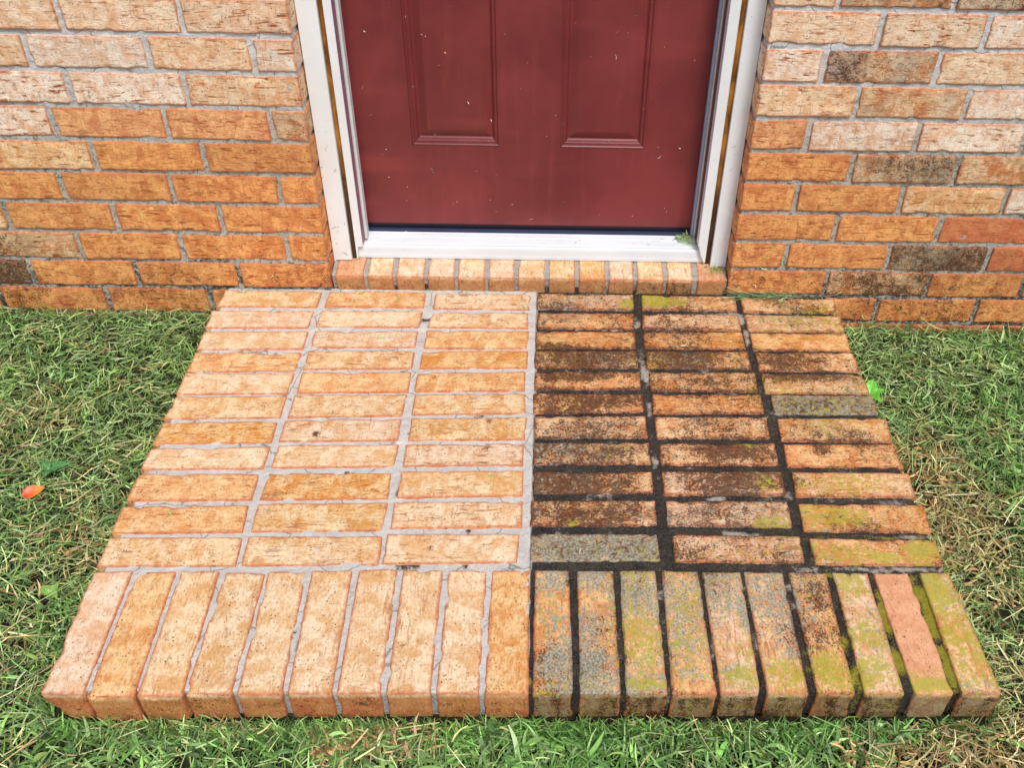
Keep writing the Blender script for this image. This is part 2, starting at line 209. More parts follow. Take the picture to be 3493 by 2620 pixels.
    wash = g.ma('MULTIPLY', g.step(dark, 0.1, 0.9), 0.42)
    c = g.mix(wash, c, g.mix(1.0, c, (0.56, 0.33, 0.21, 1), 'MULTIPLY'))
    c = g.mix(g.ma('MULTIPLY', df, 0.86), c, dcol)
    g1 = g.noise(g.mapv(b, (1, 1, 1), (9, 2, 0)), 110, 4, 0.75)
    gf = g.ma('MULTIPLY', g.step(g.ma('ADD', g1, g.ma('MULTIPLY', grey, 0.28)), 0.60, 0.76), g.step(grey, 0.03, 0.2))
    gcol = g.mix(g.step(g.noise(b, 300, 3), 0.35, 0.65), (0.17, 0.165, 0.11, 1), (0.46, 0.47, 0.37, 1))
    c = g.mix(g.ma('MULTIPLY', gf, 0.85), c, gcol)
    m1 = g.noise(g.mapv(b, (1, 1, 1), (1, 7, 3)), 120, 4, 0.8)
    mf = g.ma('MULTIPLY', g.step(g.ma('ADD', m1, g.ma('MULTIPLY', moss, 0.27)), 0.62, 0.74), g.step(moss, 0.03, 0.2))
    mcol = g.mix(g.noise(b, 260, 3, 0.7), (0.28, 0.24, 0.015, 1), (0.56, 0.52, 0.05, 1))
    c = g.mix(g.ma('MULTIPLY', mf, 0.8), c, mcol)
    hgt = g.ma('ADD', g.ma('MULTIPLY', n2, 0.6), g.ma('ADD', g.ma('MULTIPLY', n3, 0.4), g.ma('MULTIPLY', vv.outputs['Distance'], 0.5)))
    bm = g.bump(hgt, 0.9, 0.0024)
    return g.out(c, g.ma('SUBTRACT', 0.80, g.ma('MULTIPLY', g.step(dark, 0.15, 0.6), 0.46)), bm, 0.42)

def mortar_material():
    g = G('mortar'); b = g.obj(); st = g.sep(g.attr('stain', 'Color')); tint = g.attr('tint', 'Color')
    dirt, moss, speck = st[0], st[1], st[2]
    n1 = g.noise(b, 30, 4, 0.6); n2 = g.noise(b, 420, 4, 0.75); n3 = g.noise(b, 120, 3)
    c = g.mix(g.step(n1, 0.35, 0.7), tint, g.mix(1.0, tint, (1.18, 1.17, 1.16, 1), 'MULTIPLY'))
    c = g.mix(g.step(n2, 0.30, 0.50, 0.28, 0.0), c, (0.16, 0.145, 0.12, 1))
    sp = g.ma('MULTIPLY', g.step(g.ma('ADD', n2, g.ma('MULTIPLY', g.ma('SUBTRACT', n3, 0.5), 0.7)), 0.52, 0.66), speck)
    c = g.mix(g.ma('MULTIPLY', sp, 0.85), c, (0.060, 0.062, 0.038, 1))
    wm = g.n.new('ShaderNodeTexNoise'); g.put(wm.inputs['Vector'], b); wm.inputs['Scale'].default_value = 40; wm.inputs['Detail'].default_value = 3
    vm = g.n.new('ShaderNodeVectorMath'); vm.operation = 'MULTIPLY_ADD'; g.put(vm.inputs[0], wm.outputs['Color']); vm.inputs[1].default_value = (0.018, 0.018, 0.018); g.put(vm.inputs[2], b)
    ve = g.n.new('ShaderNodeTexVoronoi'); ve.feature = 'DISTANCE_TO_EDGE'; g.put(ve.inputs['Vector'], vm.outputs[0]); ve.inputs['Scale'].default_value = 8
    c = g.mix(g.step(ve.outputs['Distance'], 0.003, 0.010, 0.55, 0.0), c, (0.07, 0.055, 0.04, 1))
    dn = g.ma('ADD', g.ma('MULTIPLY', g.ma('SUBTRACT', n2, 0.5), 0.9), g.ma('MULTIPLY', g.ma('SUBTRACT', n3, 0.5), 0.7))
    df = g.step(g.ma('ADD', dn, dirt), 0.28, 0.55)
    dcol = g.mix(g.step(n2, 0.50, 0.72), g.mix(g.step(n1, 0.4, 0.6), (0.009, 0.008, 0.009, 1), (0.035, 0.027, 0.018, 1)), (0.17, 0.15, 0.11, 1))
    c = g.mix(g.ma('MULTIPLY', df, 0.97), c, dcol)
    mf = g.ma('MULTIPLY', g.step(g.ma('ADD', dn, moss), 0.3, 0.75), g.step(moss, 0.05, 0.25))
    c = g.mix(g.ma('MULTIPLY', mf, 0.85), c, g.mix(n2, (0.20, 0.19, 0.012, 1), (0.60, 0.54, 0.04, 1)))
    r = g.mix(df, (0.85, 0.85, 0.85, 1), (0.17, 0.17, 0.17, 1))
    bm = g.bump(g.ma('ADD', n2, g.ma('MULTIPLY', n3, 1.2)), 1.0, 0.0045)
    return g.out(c, g.sep(r)[0], bm, 0.5)

M_BRICK = brick_material(); M_MORTAR = mortar_material()

# ------------------------------------------------------------------ rounded, weathered box patches
_cache = {}
def axis_pts(n, half, r):
    t = np.linspace(-half, half, n + 1)
    ex = np.array([0, 0.3, 0.9, 1.6]) * r
    t = np.concatenate([t[(t > -half + 2.2 * r) & (t < half - 2.2 * r)], -half + ex, half - ex])
    return np.unique(np.round(t, 7))
def box_patch(hx, hy, D, nx, ny, nw, r):
    xs = axis_pts(nx, hx, r); ys = axis_pts(ny, hy, r)
    ws = -np.concatenate([[0, 0.3 * r, 0.9 * r, 1.6 * r], np.linspace(2.4 * r, D, nw)])
    NX, NY, NW = len(xs), len(ys), len(ws)
    idx = {}; P = []; F = []
    top = np.arange(NX * NY).reshape(NY, NX)
    X, Y = np.meshgrid(xs, ys); P.append(np.stack([X.ravel(), Y.ravel(), np.zeros(NX * NY)], 1))
    F.append(np.stack([top[:-1, :-1], top[:-1, 1:], top[1:, 1:], top[1:, :-1]], -1).reshape(-1, 4))
    ring = np.concatenate([top[0, :], top[1:, -1], top[-1, -2::-1], top[-2:0:-1, 0]])
    base = P[0][ring]; prev = ring; n = NX * NY; R_ = len(ring)
    for w in ws[1:]:
        q = base.copy(); q[:, 2] = w; P.append(q); cur = np.arange(n, n + R_); n += R_
        F.append(np.stack([np.roll(prev, -1), prev, cur, np.roll(cur, -1)], 1)); prev = cur
    return np.concatenate(P), np.concatenate(F)
def rough_box(quad, D, O, U, Vv, Nn, nx, ny, nw, r=0.003, amp=1.0, chip=1.0, seed=0.0, grow_=0.0):
    """quad: 8 numbers, corners TL,TR,BR,BL in plane coordinates (a,b); world = O + a*U + b*Vv + w*Nn"""
    q = np.array(quad, float).reshape(4, 2); TL, TR, BR, BL = q
    hx = (np.linalg.norm(TR - TL) + np.linalg.norm(BR - BL)) / 4; hy = (np.linalg.norm(TL - BL) + np.linalg.norm(TR - BR)) / 4
    gx_, gy2 = 1 + grow_ / hx, 1 + grow_ / hy; cc = q.mean(0)
    P, F = box_patch(hx, hy, D, nx, ny, nw, r)
    off = np.array([seed * 1.7, seed * 0.9, seed * 0.3])
    d = np.sort(np.stack([hx - abs(P[:, 0]), hy - abs(P[:, 1]), -P[:, 2]], 1), 1); edge = d[:, 1]
    cn = vnoise(P + off, 55, 5)
    inner = np.stack([np.clip(P[:, 0], -hx + r, hx - r), np.clip(P[:, 1], -hy + r, hy - r), np.minimum(P[:, 2], -r)], 1)
    dv = P - inner; ln = np.linalg.norm(dv, axis=1, keepdims=True) + 1e-9; nrm = dv / ln
    Q = inner + nrm * r
    disp = (0.0007 * vnoise(P + off, 38, 1) + 0.00055 * vnoise(P + off, 130, 2) + 0.00028 * vnoise(P + off, 420, 3)) * amp
    disp -= chip * np.clip(cn - 0.35, 0, 1) * 0.006 * np.exp(-(edge / 0.004) ** 2)
    Q = Q + nrm * disp[:, None]
    s = (Q[:, 0] * gx_ / hx + 1) / 2; t = (Q[:, 1] * gy2 / hy + 1) / 2
    ab = ((1 - s) * (1 - t))[:, None] * BL + (s * (1 - t))[:, None] * BR + (s * t)[:, None] * TR + ((1 - s) * t)[:, None] * TL
    W = np.asarray(O) + ab[:, :1] * np.asarray(U) + ab[:, 1:] * np.asarray(Vv) + Q[:, 2:] * np.asarray(Nn)
    return W, F, edge, P + off
class Acc:
    def __init__(s): s.V = []; s.F = []; s.n = 0; s.A = {}
    def add(s, V, F, **at):
        s.V.append(V); s.F.append(F + s.n); s.n += len(V)
        for k, a in at.items(): s.A.setdefault(k, []).append(a)
    def build(s, name, mat, parent=None, smooth=True):
        return mesh_obj(name, np.concatenate(s.V), np.concatenate(s.F), mat, parent, smooth, {k: np.concatenate(a) for k, a in s.A.items()})
def full(n, v): return np.tile(np.asarray(v, float), (n, 1))

def blobs(P, L, seed=0):
    o = np.zeros(len(P)); wx = vnoise(P, 22, 40 + seed) * 0.35; wy = vnoise(P, 22, 41 + seed) * 0.35
    for x, y, rx, ry, s in L:
        if rx < 1e-4: continue
        q = ((P[:, 0] - x) / (rx * 1.05) + wx) ** 2 + ((P[:, 1] - y) / (ry * 1.05) + wy) ** 2
        o = np.maximum(o, s * np.exp(-(q ** 1.6)))
    return o
TOP = dict(O=(0, 0, 0), U=(1, 0, 0), Vv=(0, 1, 0), Nn=(0, 0, 1))
CLEAN_T = [((0.70, 0.36, 0.115), (0.87, 0.67, 0.40)), ((0.72, 0.41, 0.17), (0.88, 0.70, 0.46)), ((0.68, 0.28, 0.06), (0.86, 0.59, 0.28)), ((0.72, 0.41, 0.20), (0.86, 0.69, 0.49))]

# ------------------------------------------------------------------ BRICK STEP
step = tag(empty('brick_step', (0.236, -0.93, -0.09)), 'low brick doorstep, left half washed clean, right half dark with dirt and moss', 'doorstep')
def brick_on_step(acc, quad, seed, dirty, front=False, special=None):
    D = 0.0575 if front else 0.05
    nx, ny = (14, 44) if front else (44, 14)
    ex = (seed >= 0)
    V, F, e, uv = rough_box(quad, D, nx=nx, ny=ny, nw=9 if front else 4, r=0.0023 if front else 0.0022, seed=seed + 3.3, chip=1.6, amp=1.15, grow_=0.0011, **TOP)
    # a brick laid a hair high or low
    rr = np.random.default_rng(int(seed * 7 + 5)); V[:, 2] += rr.normal(0, 0.0005)
    t, t2 = CLEAN_T[rr.integers(0, 4)]; j = rr.normal(0, 0.03)
    t = np.array(t) + j; t2 = np.array(t2) + j * 0.6
    n = len(V)
    if seed == 100:
        k_ = np.exp(-((V[:, 0] + 0.402) / 0.020) ** 2) * np.exp(-((V[:, 1] + 0.93) / 0.05) ** 2) * np.clip((-V[:, 2] - 0.012) / 0.03, 0, 1.2)
        V[:, 0] += 0.007 * k_; V[:, 1] += 0.004 * k_
        k_ = np.exp(-((V[:, 0] + 0.401) / 0.012) ** 2) * (np.exp(-((V[:, 1] + 0.868) / 0.014) ** 2)); V[:, 0] += 0.0045 * k_
    if front: uv = uv[:, [1, 0, 2]]
    if dirty:
        t = t * (0.98, 0.80, 0.66); t2 = t2 * (1.0, 0.90, 0.80)
        dk = 0.32 + 0.14 * (V[:, 0] < 0.66) * (V[:, 1] > -0.7) + 0.10 * vnoise(V, 30, 23) + 0.20 * np.exp(-(e / 0.005) ** 2) + blobs(V, DARK) * 0.55 + 0.14 * vnoise(V, 11, 7); ms = blobs(V, MOSS, 2); gy = np.maximum(blobs(V, GREY, 4), (0.38 + 0.12 * (V[:, 0] < 0.62) if front else 0.14) + 0.42 * vnoise(V, 13, 19)); ms = np.maximum(ms, (0.27 if front else 0.08) + 0.36 * vnoise(V, 13, 17) + 0.25 * np.clip((V[:, 0] - 0.6) / 0.25, 0, 1))
        if front: dk -= 0.10
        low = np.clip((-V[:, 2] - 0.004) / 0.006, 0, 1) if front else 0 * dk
        if front:
            run = np.clip(vnoise(np.stack([V[:, 0], V[:, 0] * 0, V[:, 2] * 0.12], 1), 120, 9) * 0.8 + 0.25, 0, 1)
            dk = dk * (1 - low) + low * (0.40 + 0.45 * run); ms = ms * (1 - low) + low * 0.22; gy = gy * (1 - low) + low * 0.12
            t = t * (1 - 0.0)
    else:
        dk = blobs(V, SPOTS) * 0.9; ms = np.zeros(n); gy = np.zeros(n)
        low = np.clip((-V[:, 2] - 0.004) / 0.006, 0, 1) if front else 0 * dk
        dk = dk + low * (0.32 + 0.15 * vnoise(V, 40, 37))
    if dirty: dk = np.minimum(dk, 0.92)
    if seed == 60: dk = np.maximum(dk, 0.62); gy = np.maximum(gy, 0.62); t, t2 = np.array((0.30, 0.20, 0.11)), np.array((0.46, 0.34, 0.20))
    if seed == 43: gy = np.maximum(gy, 0.78); ms = np.maximum(ms, 0.25)
    rim = 0.85
    if special == 'smooth': t, t2 = np.array((0.68, 0.30, 0.14)), np.array((0.80, 0.42, 0.22)); dk *= 0.35; gy *= 0; ms = ms * (V[:, 1] < -0.885); pitv = 0.5; scr = 0.25; rim = 0.3
    else: pitv = rr.uniform(0.35, 0.9); scr = rr.uniform(0.3, 0.75) * (0.6 if front else 1) + (0.2 if dirty else 0)
    if front and low.max() > 0:      # the front faces blend to a darker tint below the top edge
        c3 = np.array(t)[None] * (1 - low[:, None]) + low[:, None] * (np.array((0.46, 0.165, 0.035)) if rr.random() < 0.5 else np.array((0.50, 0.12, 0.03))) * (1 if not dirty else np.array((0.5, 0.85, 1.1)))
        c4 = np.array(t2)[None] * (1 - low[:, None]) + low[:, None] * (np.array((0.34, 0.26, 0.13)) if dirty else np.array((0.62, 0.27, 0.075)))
    else: c3, c4 = full(n, t), full(n, t2)
    one = np.ones((n, 1))
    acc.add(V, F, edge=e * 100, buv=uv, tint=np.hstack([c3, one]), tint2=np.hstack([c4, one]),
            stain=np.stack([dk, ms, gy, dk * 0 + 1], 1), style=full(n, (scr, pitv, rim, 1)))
parts = {}
for k in ('cleanf', 'dirtyf', 'cleane', 'dirtye'): parts[k] = Acc()
for i, q in enumerate(FIELD):
    c = i // 11
    brick_on_step(parts['cleanf' if c < 3 else 'dirtyf'], q, i, c >= 3)
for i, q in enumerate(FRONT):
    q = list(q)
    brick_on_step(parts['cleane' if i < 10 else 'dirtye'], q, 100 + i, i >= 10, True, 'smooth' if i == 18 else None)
tag(parts['cleanf'].build('paving_bricks', M_BRICK, step), 'clean pale orange bricks left of the middle joint')
tag(parts['dirtyf'].build('paving_bricks', M_BRICK, step), 'dirty brown and mossy bricks right of the middle joint')
tag(parts['cleane'].build('edge_bricks', M_BRICK, step), 'clean orange bricks laid end-on along the front edge')
tag(parts['dirtye'].build('edge_bricks', M_BRICK, step), 'mossy, lichened bricks laid end-on along the front edge')

def bx(y):  # where the washing stopped
    return np.where(y > -0.722, 0.2415, 0.2408)
def step_mortar(quad, nx, ny, name, dirty):
    V, F, e, uv = rough_box(quad, 0.055, nx=nx, ny=ny, nw=8, r=0.002, seed=50 + dirty, chip=0, amp=1.1, O=(0, 0, -0.0027), U=(1, 0, 0), Vv=(0, 1, 0), Nn=(0, 0, 1))
    n = len(V); w = vnoise(V, 60, 3) * 0.002
    d = np.clip((V[:, 0] + w - bx(V[:, 1])) / 0.002, 0, 1)
    mc = blobs(V, MORTAR_CLEAN, 6); d = d * (1.0 - np.clip(mc * (0.62 + 0.5 * vnoise(V, 90, 14)), 0, 0.85)) * (0.74 + 0.22 * vnoise(V, 14, 8) + 0.20 * vnoise(V, 60, 15))
    low = np.clip((-V[:, 2] - 0.006) / 0.01, 0, 1)
    d = np.where(V[:, 0] < 0.235, low * 0.22 * (V[:, 1] < -0.9) + 1.6 * np.clip(vnoise(V, 42, 33) - 0.62, 0, 1) + 0.9 * np.clip(vnoise(V, 9, 34) - 0.55, 0, 1), d)
    m = blobs(V, MORTAR_MOSS, 3) * (0.62 + 0.45 * vnoise(V, 70, 24)) * (V[:, 0] > 0.23)
    V[:, 2] += np.where(V[:, 2] > -0.008, 0.0007 * vnoise(V, 45, 12) + 0.0009 * vnoise(V, 170, 18) * (d > 0.3) - 0.0008 * (d > 0.3), 0)
    t = np.array((0.78, 0.745, 0.68, 1)); tt = full(n, t); tt[:, :3] *= (1 - 0.35 * low)[:, None] * (np.array((0.62, 0.58, 0.52)) if dirty else 1)
    mesh_obj(name, V, F, M_MORTAR, step, True, dict(tint=tt, stain=np.stack([d, m, 0.10 + 0.4 * low, np.ones(n)], 1)))
step_mortar((-0.410, 0.010, 0.2405, 0.010, 0.2405, -0.9235, -0.389, -0.9215), 190, 270, 'mortar', False)
step_mortar((0.2405, 0.010, 0.862, 0.010, 0.878, -0.918, 0.2405, -0.9235), 260, 380, 'mortar', True)
def add_box(acc_v, acc_f, x0, x1, y0, y1, z0, z1):
    n = len(acc_v)
    acc_v += [(x0, y0, z0), (x1, y0, z0), (x1, y1, z0), (x0, y1, z0), (x0, y0, z1), (x1, y0, z1), (x1, y1, z1), (x0, y1, z1)]
    acc_f += [(n, n + 3, n + 2, n + 1), (n + 4, n + 5, n + 6, n + 7), (n, n + 1, n + 5, n + 4), (n + 1, n + 2, n + 6, n + 5), (n + 2, n + 3, n + 7, n + 6), (n + 3, n, n + 4, n + 7)]
g = G('soil'); ob = g.obj(); s1 = g.noise(ob, 60, 6, 0.7); s2 = g.noise(ob, 6, 3)
sc = g.mix(g.step(s1, 0.3, 0.7), (0.012, 0.010, 0.007, 1), (0.05, 0.042, 0.026, 1)); sc = g.mix(g.step(s2, 0.4, 0.6, 0, 0.6), sc, (0.035, 0.045, 0.018, 1))
M_SOIL = g.out(sc, 0.9, g.bump(s1, 0.8, 0.006), 0.2)
v, f = [], []; add_box(v, f, -0.375, 0.86, -0.90, 0.0, -0.16, -0.053)
mesh_obj('footing', v, np.array(f), M_SOIL, step, False)

# ------------------------------------------------------------------ BRICK SILL under the door
sill = tag(empty('brick_sill', (0.233, 0.03, 0.0)), 'narrow row of thirteen header bricks directly under the white door threshold', 'door sill')
a_ = math.radians(9.5); SU = (1, 0, 0); SV = (0, math.cos(a_), math.sin(a_)); SN = (0, -math.sin(a_), math.cos(a_))
acc = Acc()
for i, (x0, x1) in enumerate(SILL):
    V, F, e, uv = rough_box((x0, 0.11, x1, 0.11, x1, 0.0, x0, 0.0), 0.045, O=(0, 0.0021, 0.0364), U=SU, Vv=SV, Nn=SN, nx=14, ny=26, nw=8, r=0.003, seed=200 + i, chip=1.2, grow_=0.0012)
    n = len(V); rr = np.random.default_rng(i + 50); t, t2 = CLEAN_T[rr.integers(0, 4)]
    if i in (0, 12): t, t2 = (0.60, 0.24, 0.085), (0.74, 0.44, 0.24)
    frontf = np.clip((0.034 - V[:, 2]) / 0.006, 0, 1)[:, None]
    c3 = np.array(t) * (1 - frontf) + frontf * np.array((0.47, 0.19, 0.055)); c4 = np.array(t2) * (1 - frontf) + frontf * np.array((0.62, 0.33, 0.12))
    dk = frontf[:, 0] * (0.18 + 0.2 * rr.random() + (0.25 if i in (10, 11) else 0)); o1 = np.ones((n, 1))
    acc.add(V, F, edge=e * 100, buv=uv[:, [1, 0, 2]], tint=np.hstack([c3, o1]), tint2=np.hstack([c4, o1]), stain=np.stack([dk, dk * 0, dk * 0 + (0.3 if i in (10, 11) else 0) * frontf[:, 0], dk * 0 + 1], 1), style=full(n, (0.4, 0.55, 0.8, 1)))
acc.build('sill_bricks', M_BRICK, sill)
V, F, e, uv = rough_box((-0.1895, 0.11, 0.6440, 0.11, 0.6440, 0.0028, -0.1895, 0.0028), 0.042, O=(0, 0.0021, 0.0350), U=SU, Vv=SV, Nn=SN, nx=280, ny=26, nw=8, r=0.002, seed=260, chip=0)
n = len(V); dd_ = np.clip(0.1 + 0.5 * vnoise(V, 18, 4) * (V[:, 2] < 0.02), 0, 1); dd_ = np.maximum(dd_, 0.5 * (V[:, 2] < 0.012) * (vnoise(V, 25, 9) > 0.1))
mesh_obj('mortar', V, F, M_MORTAR, sill, True, dict(tint=full(n, (0.50, 0.47, 0.41, 1)), stain=np.stack([dd_, 0 * dd_, 0.3 + 0 * dd_, 0 * dd_ + 1], 1)))

# ------------------------------------------------------------------ BRICK WALLS either side of the door
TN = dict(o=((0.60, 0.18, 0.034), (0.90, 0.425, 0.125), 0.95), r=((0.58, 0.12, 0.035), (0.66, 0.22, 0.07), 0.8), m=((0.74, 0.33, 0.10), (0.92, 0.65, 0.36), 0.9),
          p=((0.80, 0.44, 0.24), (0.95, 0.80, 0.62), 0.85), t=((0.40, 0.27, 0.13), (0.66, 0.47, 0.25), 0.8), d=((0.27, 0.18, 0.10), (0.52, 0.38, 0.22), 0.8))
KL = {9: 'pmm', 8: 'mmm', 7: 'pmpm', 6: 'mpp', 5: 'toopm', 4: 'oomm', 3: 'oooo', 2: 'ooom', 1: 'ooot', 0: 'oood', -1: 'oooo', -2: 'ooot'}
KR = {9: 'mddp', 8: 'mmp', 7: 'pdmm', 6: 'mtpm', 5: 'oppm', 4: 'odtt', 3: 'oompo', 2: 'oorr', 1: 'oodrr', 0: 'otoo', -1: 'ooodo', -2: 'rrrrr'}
Wp = dict(O=(0, 0, 0), U=(1, 0, 0), Vv=(0, 0, 1), Nn=(0, -1, 0))
def wall(side):
    root = tag(empty('brick_wall', (-0.8 if side == 'L' else 1.25, 0.05, -0.09)),
               'orange brick house wall left of the red door' if side == 'L' else 'brick house wall right of the red door, with several dark tan bricks', 'wall')
    acc = Acc(); K = KL if side == 'L' else KR; J = JOINTS[side]; sgn = -1 if side == 'L' else 1; xe = XL if side == 'L' else XR
    lim = 1.55 if side == 'L' else 1.95
    rr = np.random.default_rng(3 if side == 'L' else 8)
    for c in range(-3, 30):
        js = sorted(J.get(c, []), key=lambda v: v * sgn)
        if not js: js = [xe + sgn * (0.205 if c % 2 == (0 if side == 'L' else 0) else 0.108)]
        while js[-1] * sgn < lim: js.append(js[-1] + sgn * (0.2075 + rr.normal(0, 0.0015)))
        edges = [xe - sgn * 0.0055] + js
        for i in range(len(edges) - 1):
            a, b = sorted((edges[i], edges[i + 1])); a += 0.0055 + rr.normal(0, 0.0005); b -= 0.0055 + rr.normal(0, 0.0005)
            if b - a < 0.02: continue
            tilt = rr.normal(0, 0.0006); z0 = c * H + 0.0052 + rr.normal(0, 0.0005); z1 = (c + 1) * H - 0.0052 + rr.normal(0, 0.0005)
            if c > 10: nx, ny = 10, 4
            else: nx, ny = max(6, int((b - a) / 0.0048)), 13
            seed = (c + 4) * 13 + i + (500 if side == 'R' else 300)
            quad = (a, z1 + tilt, b, z1 - tilt, b, z0 - tilt, a, z0 + tilt)
            V, F, e, uv = rough_box(quad, 0.092, nx=nx, ny=ny, nw=8 if i == 0 else 2, r=0.0028, seed=seed, chip=1.4 if c <= 10 else 0, amp=1.35, grow_=0.0005, **Wp)
            V[:, 1] += rr.normal(0, 0.0007)
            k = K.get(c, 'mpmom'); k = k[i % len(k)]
            t, t2, scr = TN[k]; t = np.array(t); t2 = np.array(t2); pale = np.clip((c - 4) / 4, 0, 1) * 0.42  # upper courses paler: cleaner brick plus overexposed glare painted into the tints
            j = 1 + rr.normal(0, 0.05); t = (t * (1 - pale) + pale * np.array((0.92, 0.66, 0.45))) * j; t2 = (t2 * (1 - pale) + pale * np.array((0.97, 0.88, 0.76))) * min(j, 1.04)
            n = len(V); tv, tv2 = full(n, t), full(n, t2)
            if k in 'td':        # only part of the face fired tan, orange towards the rims
                mk = np.clip(0.62 + 0.9 * vnoise(V + seed, 20, 26) + 0.3 * vnoise(V + seed, 60, 27), 0, 1) * np.clip(e / 0.006, 0.25, 1); mk = mk[:, None]
                tv = tv * mk + (1 - mk) * np.array(TN['o'][0]); tv2 = tv2 * mk + (1 - mk) * np.array(TN['m'][1]) * 0.92
            dk = np.clip((0.27 - V[:, 2]) / 0.27, 0, 1) * 0.24 + 0.16 * vnoise(V, 7, 6) * (V[:, 2] < 0.3) + np.clip((0.13 - V[:, 2]) / 0.1, 0, 1) * (0.16 + 0.16 * vnoise(V, 20, 36))
            if k == 'd': dk = dk + 0.42 + 0.25 * vnoise(V, 14, 16)
            if k == 't': dk = dk + 0.24 + 0.22 * vnoise(V, 14, 16)
            dk = np.clip(dk, 0, 1)
            gy = np.full(n, 0.32 if k == 'd' else 0.0)
            o1 = np.ones((n, 1))
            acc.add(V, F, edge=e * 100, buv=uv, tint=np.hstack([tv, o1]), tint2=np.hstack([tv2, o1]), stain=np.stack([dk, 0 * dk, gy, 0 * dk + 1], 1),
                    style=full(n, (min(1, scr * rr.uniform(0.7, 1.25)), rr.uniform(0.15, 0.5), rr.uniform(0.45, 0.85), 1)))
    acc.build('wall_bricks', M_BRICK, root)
    acc = Acc()
    a, b = sorted((xe + sgn * 0.003, sgn * (lim + 0.1)))
    for z0, z1, nx, ny in ((-0.20, 0.705, 330, 230), (0.705, 2.03, 20, 20)):
        V, F, e, uv = rough_box((a, z1, b, z1, b, z0, a, z0), 0.09, O=(0, 0.0042, 0), U=(1, 0, 0), Vv=(0, 0, 1), Nn=(0, -1, 0), nx=nx, ny=ny, nw=8, r=0.002, seed=70, chip=0, amp=1.3)
        if nx > 100:
            V[:, 1] -= np.where(V[:, 1] < 0.02, 0.0016 * vnoise(V, 26, 12) + 0.0008 * vnoise(V, 160, 13), 0)
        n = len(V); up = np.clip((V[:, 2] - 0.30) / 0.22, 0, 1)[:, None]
        t = np.array((0.60, 0.56, 0.47)) * (1 - up) + up * np.array((0.78, 0.77, 0.74))  # mortar lightens with height, the same glare put into its colour
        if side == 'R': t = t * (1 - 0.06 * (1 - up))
        sp = np.clip(1.0 - up[:, 0] * 1.1, 0, 1); dt = np.clip((0.14 - V[:, 2]) / 0.25, 0, 0.42) + 0.16 * np.clip(vnoise(V, 12, 5), 0, 1) * (1 - up[:, 0])
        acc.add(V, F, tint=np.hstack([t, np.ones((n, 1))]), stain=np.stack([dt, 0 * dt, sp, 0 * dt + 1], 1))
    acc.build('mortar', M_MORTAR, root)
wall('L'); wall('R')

# ------------------------------------------------------------------ ENTRY DOOR with its frame and threshold
g = G('white_vinyl_trim'); ob = g.obj(); n1 = g.noise(ob, 12, 4); n2 = g.noise(g.mapv(ob, (1, 1, 0.35)), 140, 4, 0.7)
c = g.mix(g.step(n1, 0.3, 0.7), (0.76, 0.79, 0.785, 1), (0.82, 0.85, 0.845, 1)); c = g.mix(g.step(n2, 0.66, 0.78, 0, 0.45), c, (0.34, 0.34, 0.32, 1))
zz = g.n.new('ShaderNodeSeparateXYZ'); g.put(zz.inputs[0], ob)
spk = g.ma('MULTIPLY', g.step(g.vor(ob, 95), 0.04, 0.09, 1, 0), g.ma('GREATER_THAN', g.sep(g.vor(ob, 95, 'Color'))[0], 0.8))
c = g.mix(g.ma('MULTIPLY', spk, 0.8), c, (0.07, 0.075, 0.04, 1))
M_TRIM = g.out(c, 0.38, g.bump(n1, 0.08, 0.002), 0.45)
g = G('stained_wood_strip'); ob = g.obj(); n1 = g.noise(g.mapv(ob, (1, 1, 0.25)), 50, 4, 0.6, 0.6); n2 = g.noise(ob, 9, 3)
sx = g.n.new('ShaderNodeSeparateXYZ'); g.put(sx.inputs[0], ob)
c = g.mix(g.step(n1, 0.35, 0.68), (0.16, 0.050, 0.006, 1), (0.50, 0.20, 0.02, 1))
rot_ = g.step(g.ma('ADD', sx.outputs[2], g.ma('MULTIPLY', g.ma('SUBTRACT', n2, 0.5), 0.35)), 0.12, 0.34, 0.93, 0.0)
c = g.mix(rot_, c, (0.028, 0.014, 0.008, 1))
M_WOOD = g.out(c, g.step(n1, 0.3, 0.7, 0.25, 0.5), g.bump(n1, 0.4, 0.002), 0.5)
g = G('red_door_paint'); ob = g.obj(); n1 = g.noise(ob, 4.5, 4, 0.6); n2 = g.noise(g.mapv(ob, (1, 1, 0.12)), 55, 4, 0.6); n3 = g.noise(ob, 700, 2)
n4 = g.noise(g.mapv(ob, (0.35, 1, 1.6)), 9, 3, 0.5)
c = g.mix(g.step(n1, 0.33, 0.68), (0.155, 0.025, 0.027, 1), (0.222, 0.036, 0.035, 1))
c = g.mix(g.step(n2, 0.50, 0.75, 0, 0.30), c, (0.28, 0.050, 0.045, 1)); c = g.mix(g.step(n4, 0.55, 0.75, 0, 0.4), c, (0.31, 0.056, 0.046, 1))
M_DOOR = g.out(c, g.step(n1, 0.3, 0.7, 0.34, 0.46), g.bump(n3, 0.12, 0.0006, g.bump(n2, 0.10, 0.001)), 0.45)
def plain(name, col, rough=0.5, spec=0.4, metal=0.0, nz=(40, 0.2)):
    g = G(name); n = g.noise(g.obj(), nz[0], 4, 0.65)
    c = g.mix(g.step(n, 0.3, 0.7, 0, nz[1]), (*col, 1), (*[v * 0.55 for v in col], 1)); g.p.inputs['Metallic'].default_value = metal
    return g.out(c, rough, g.bump(n, 0.15, 0.001), spec)
M_JAMB = plain('maroon_jamb_paint', (0.15, 0.028, 0.045), 0.42)
M_JAMB2 = plain('faded_pink_jamb_paint', (0.30, 0.10, 0.16), 0.5)
M_SEAL = plain('grey_blue_weatherstrip', (0.36, 0.43, 0.56), 0.45)
M_CREAM = plain('cream_weatherstrip', (0.70, 0.68, 0.58), 0.5)
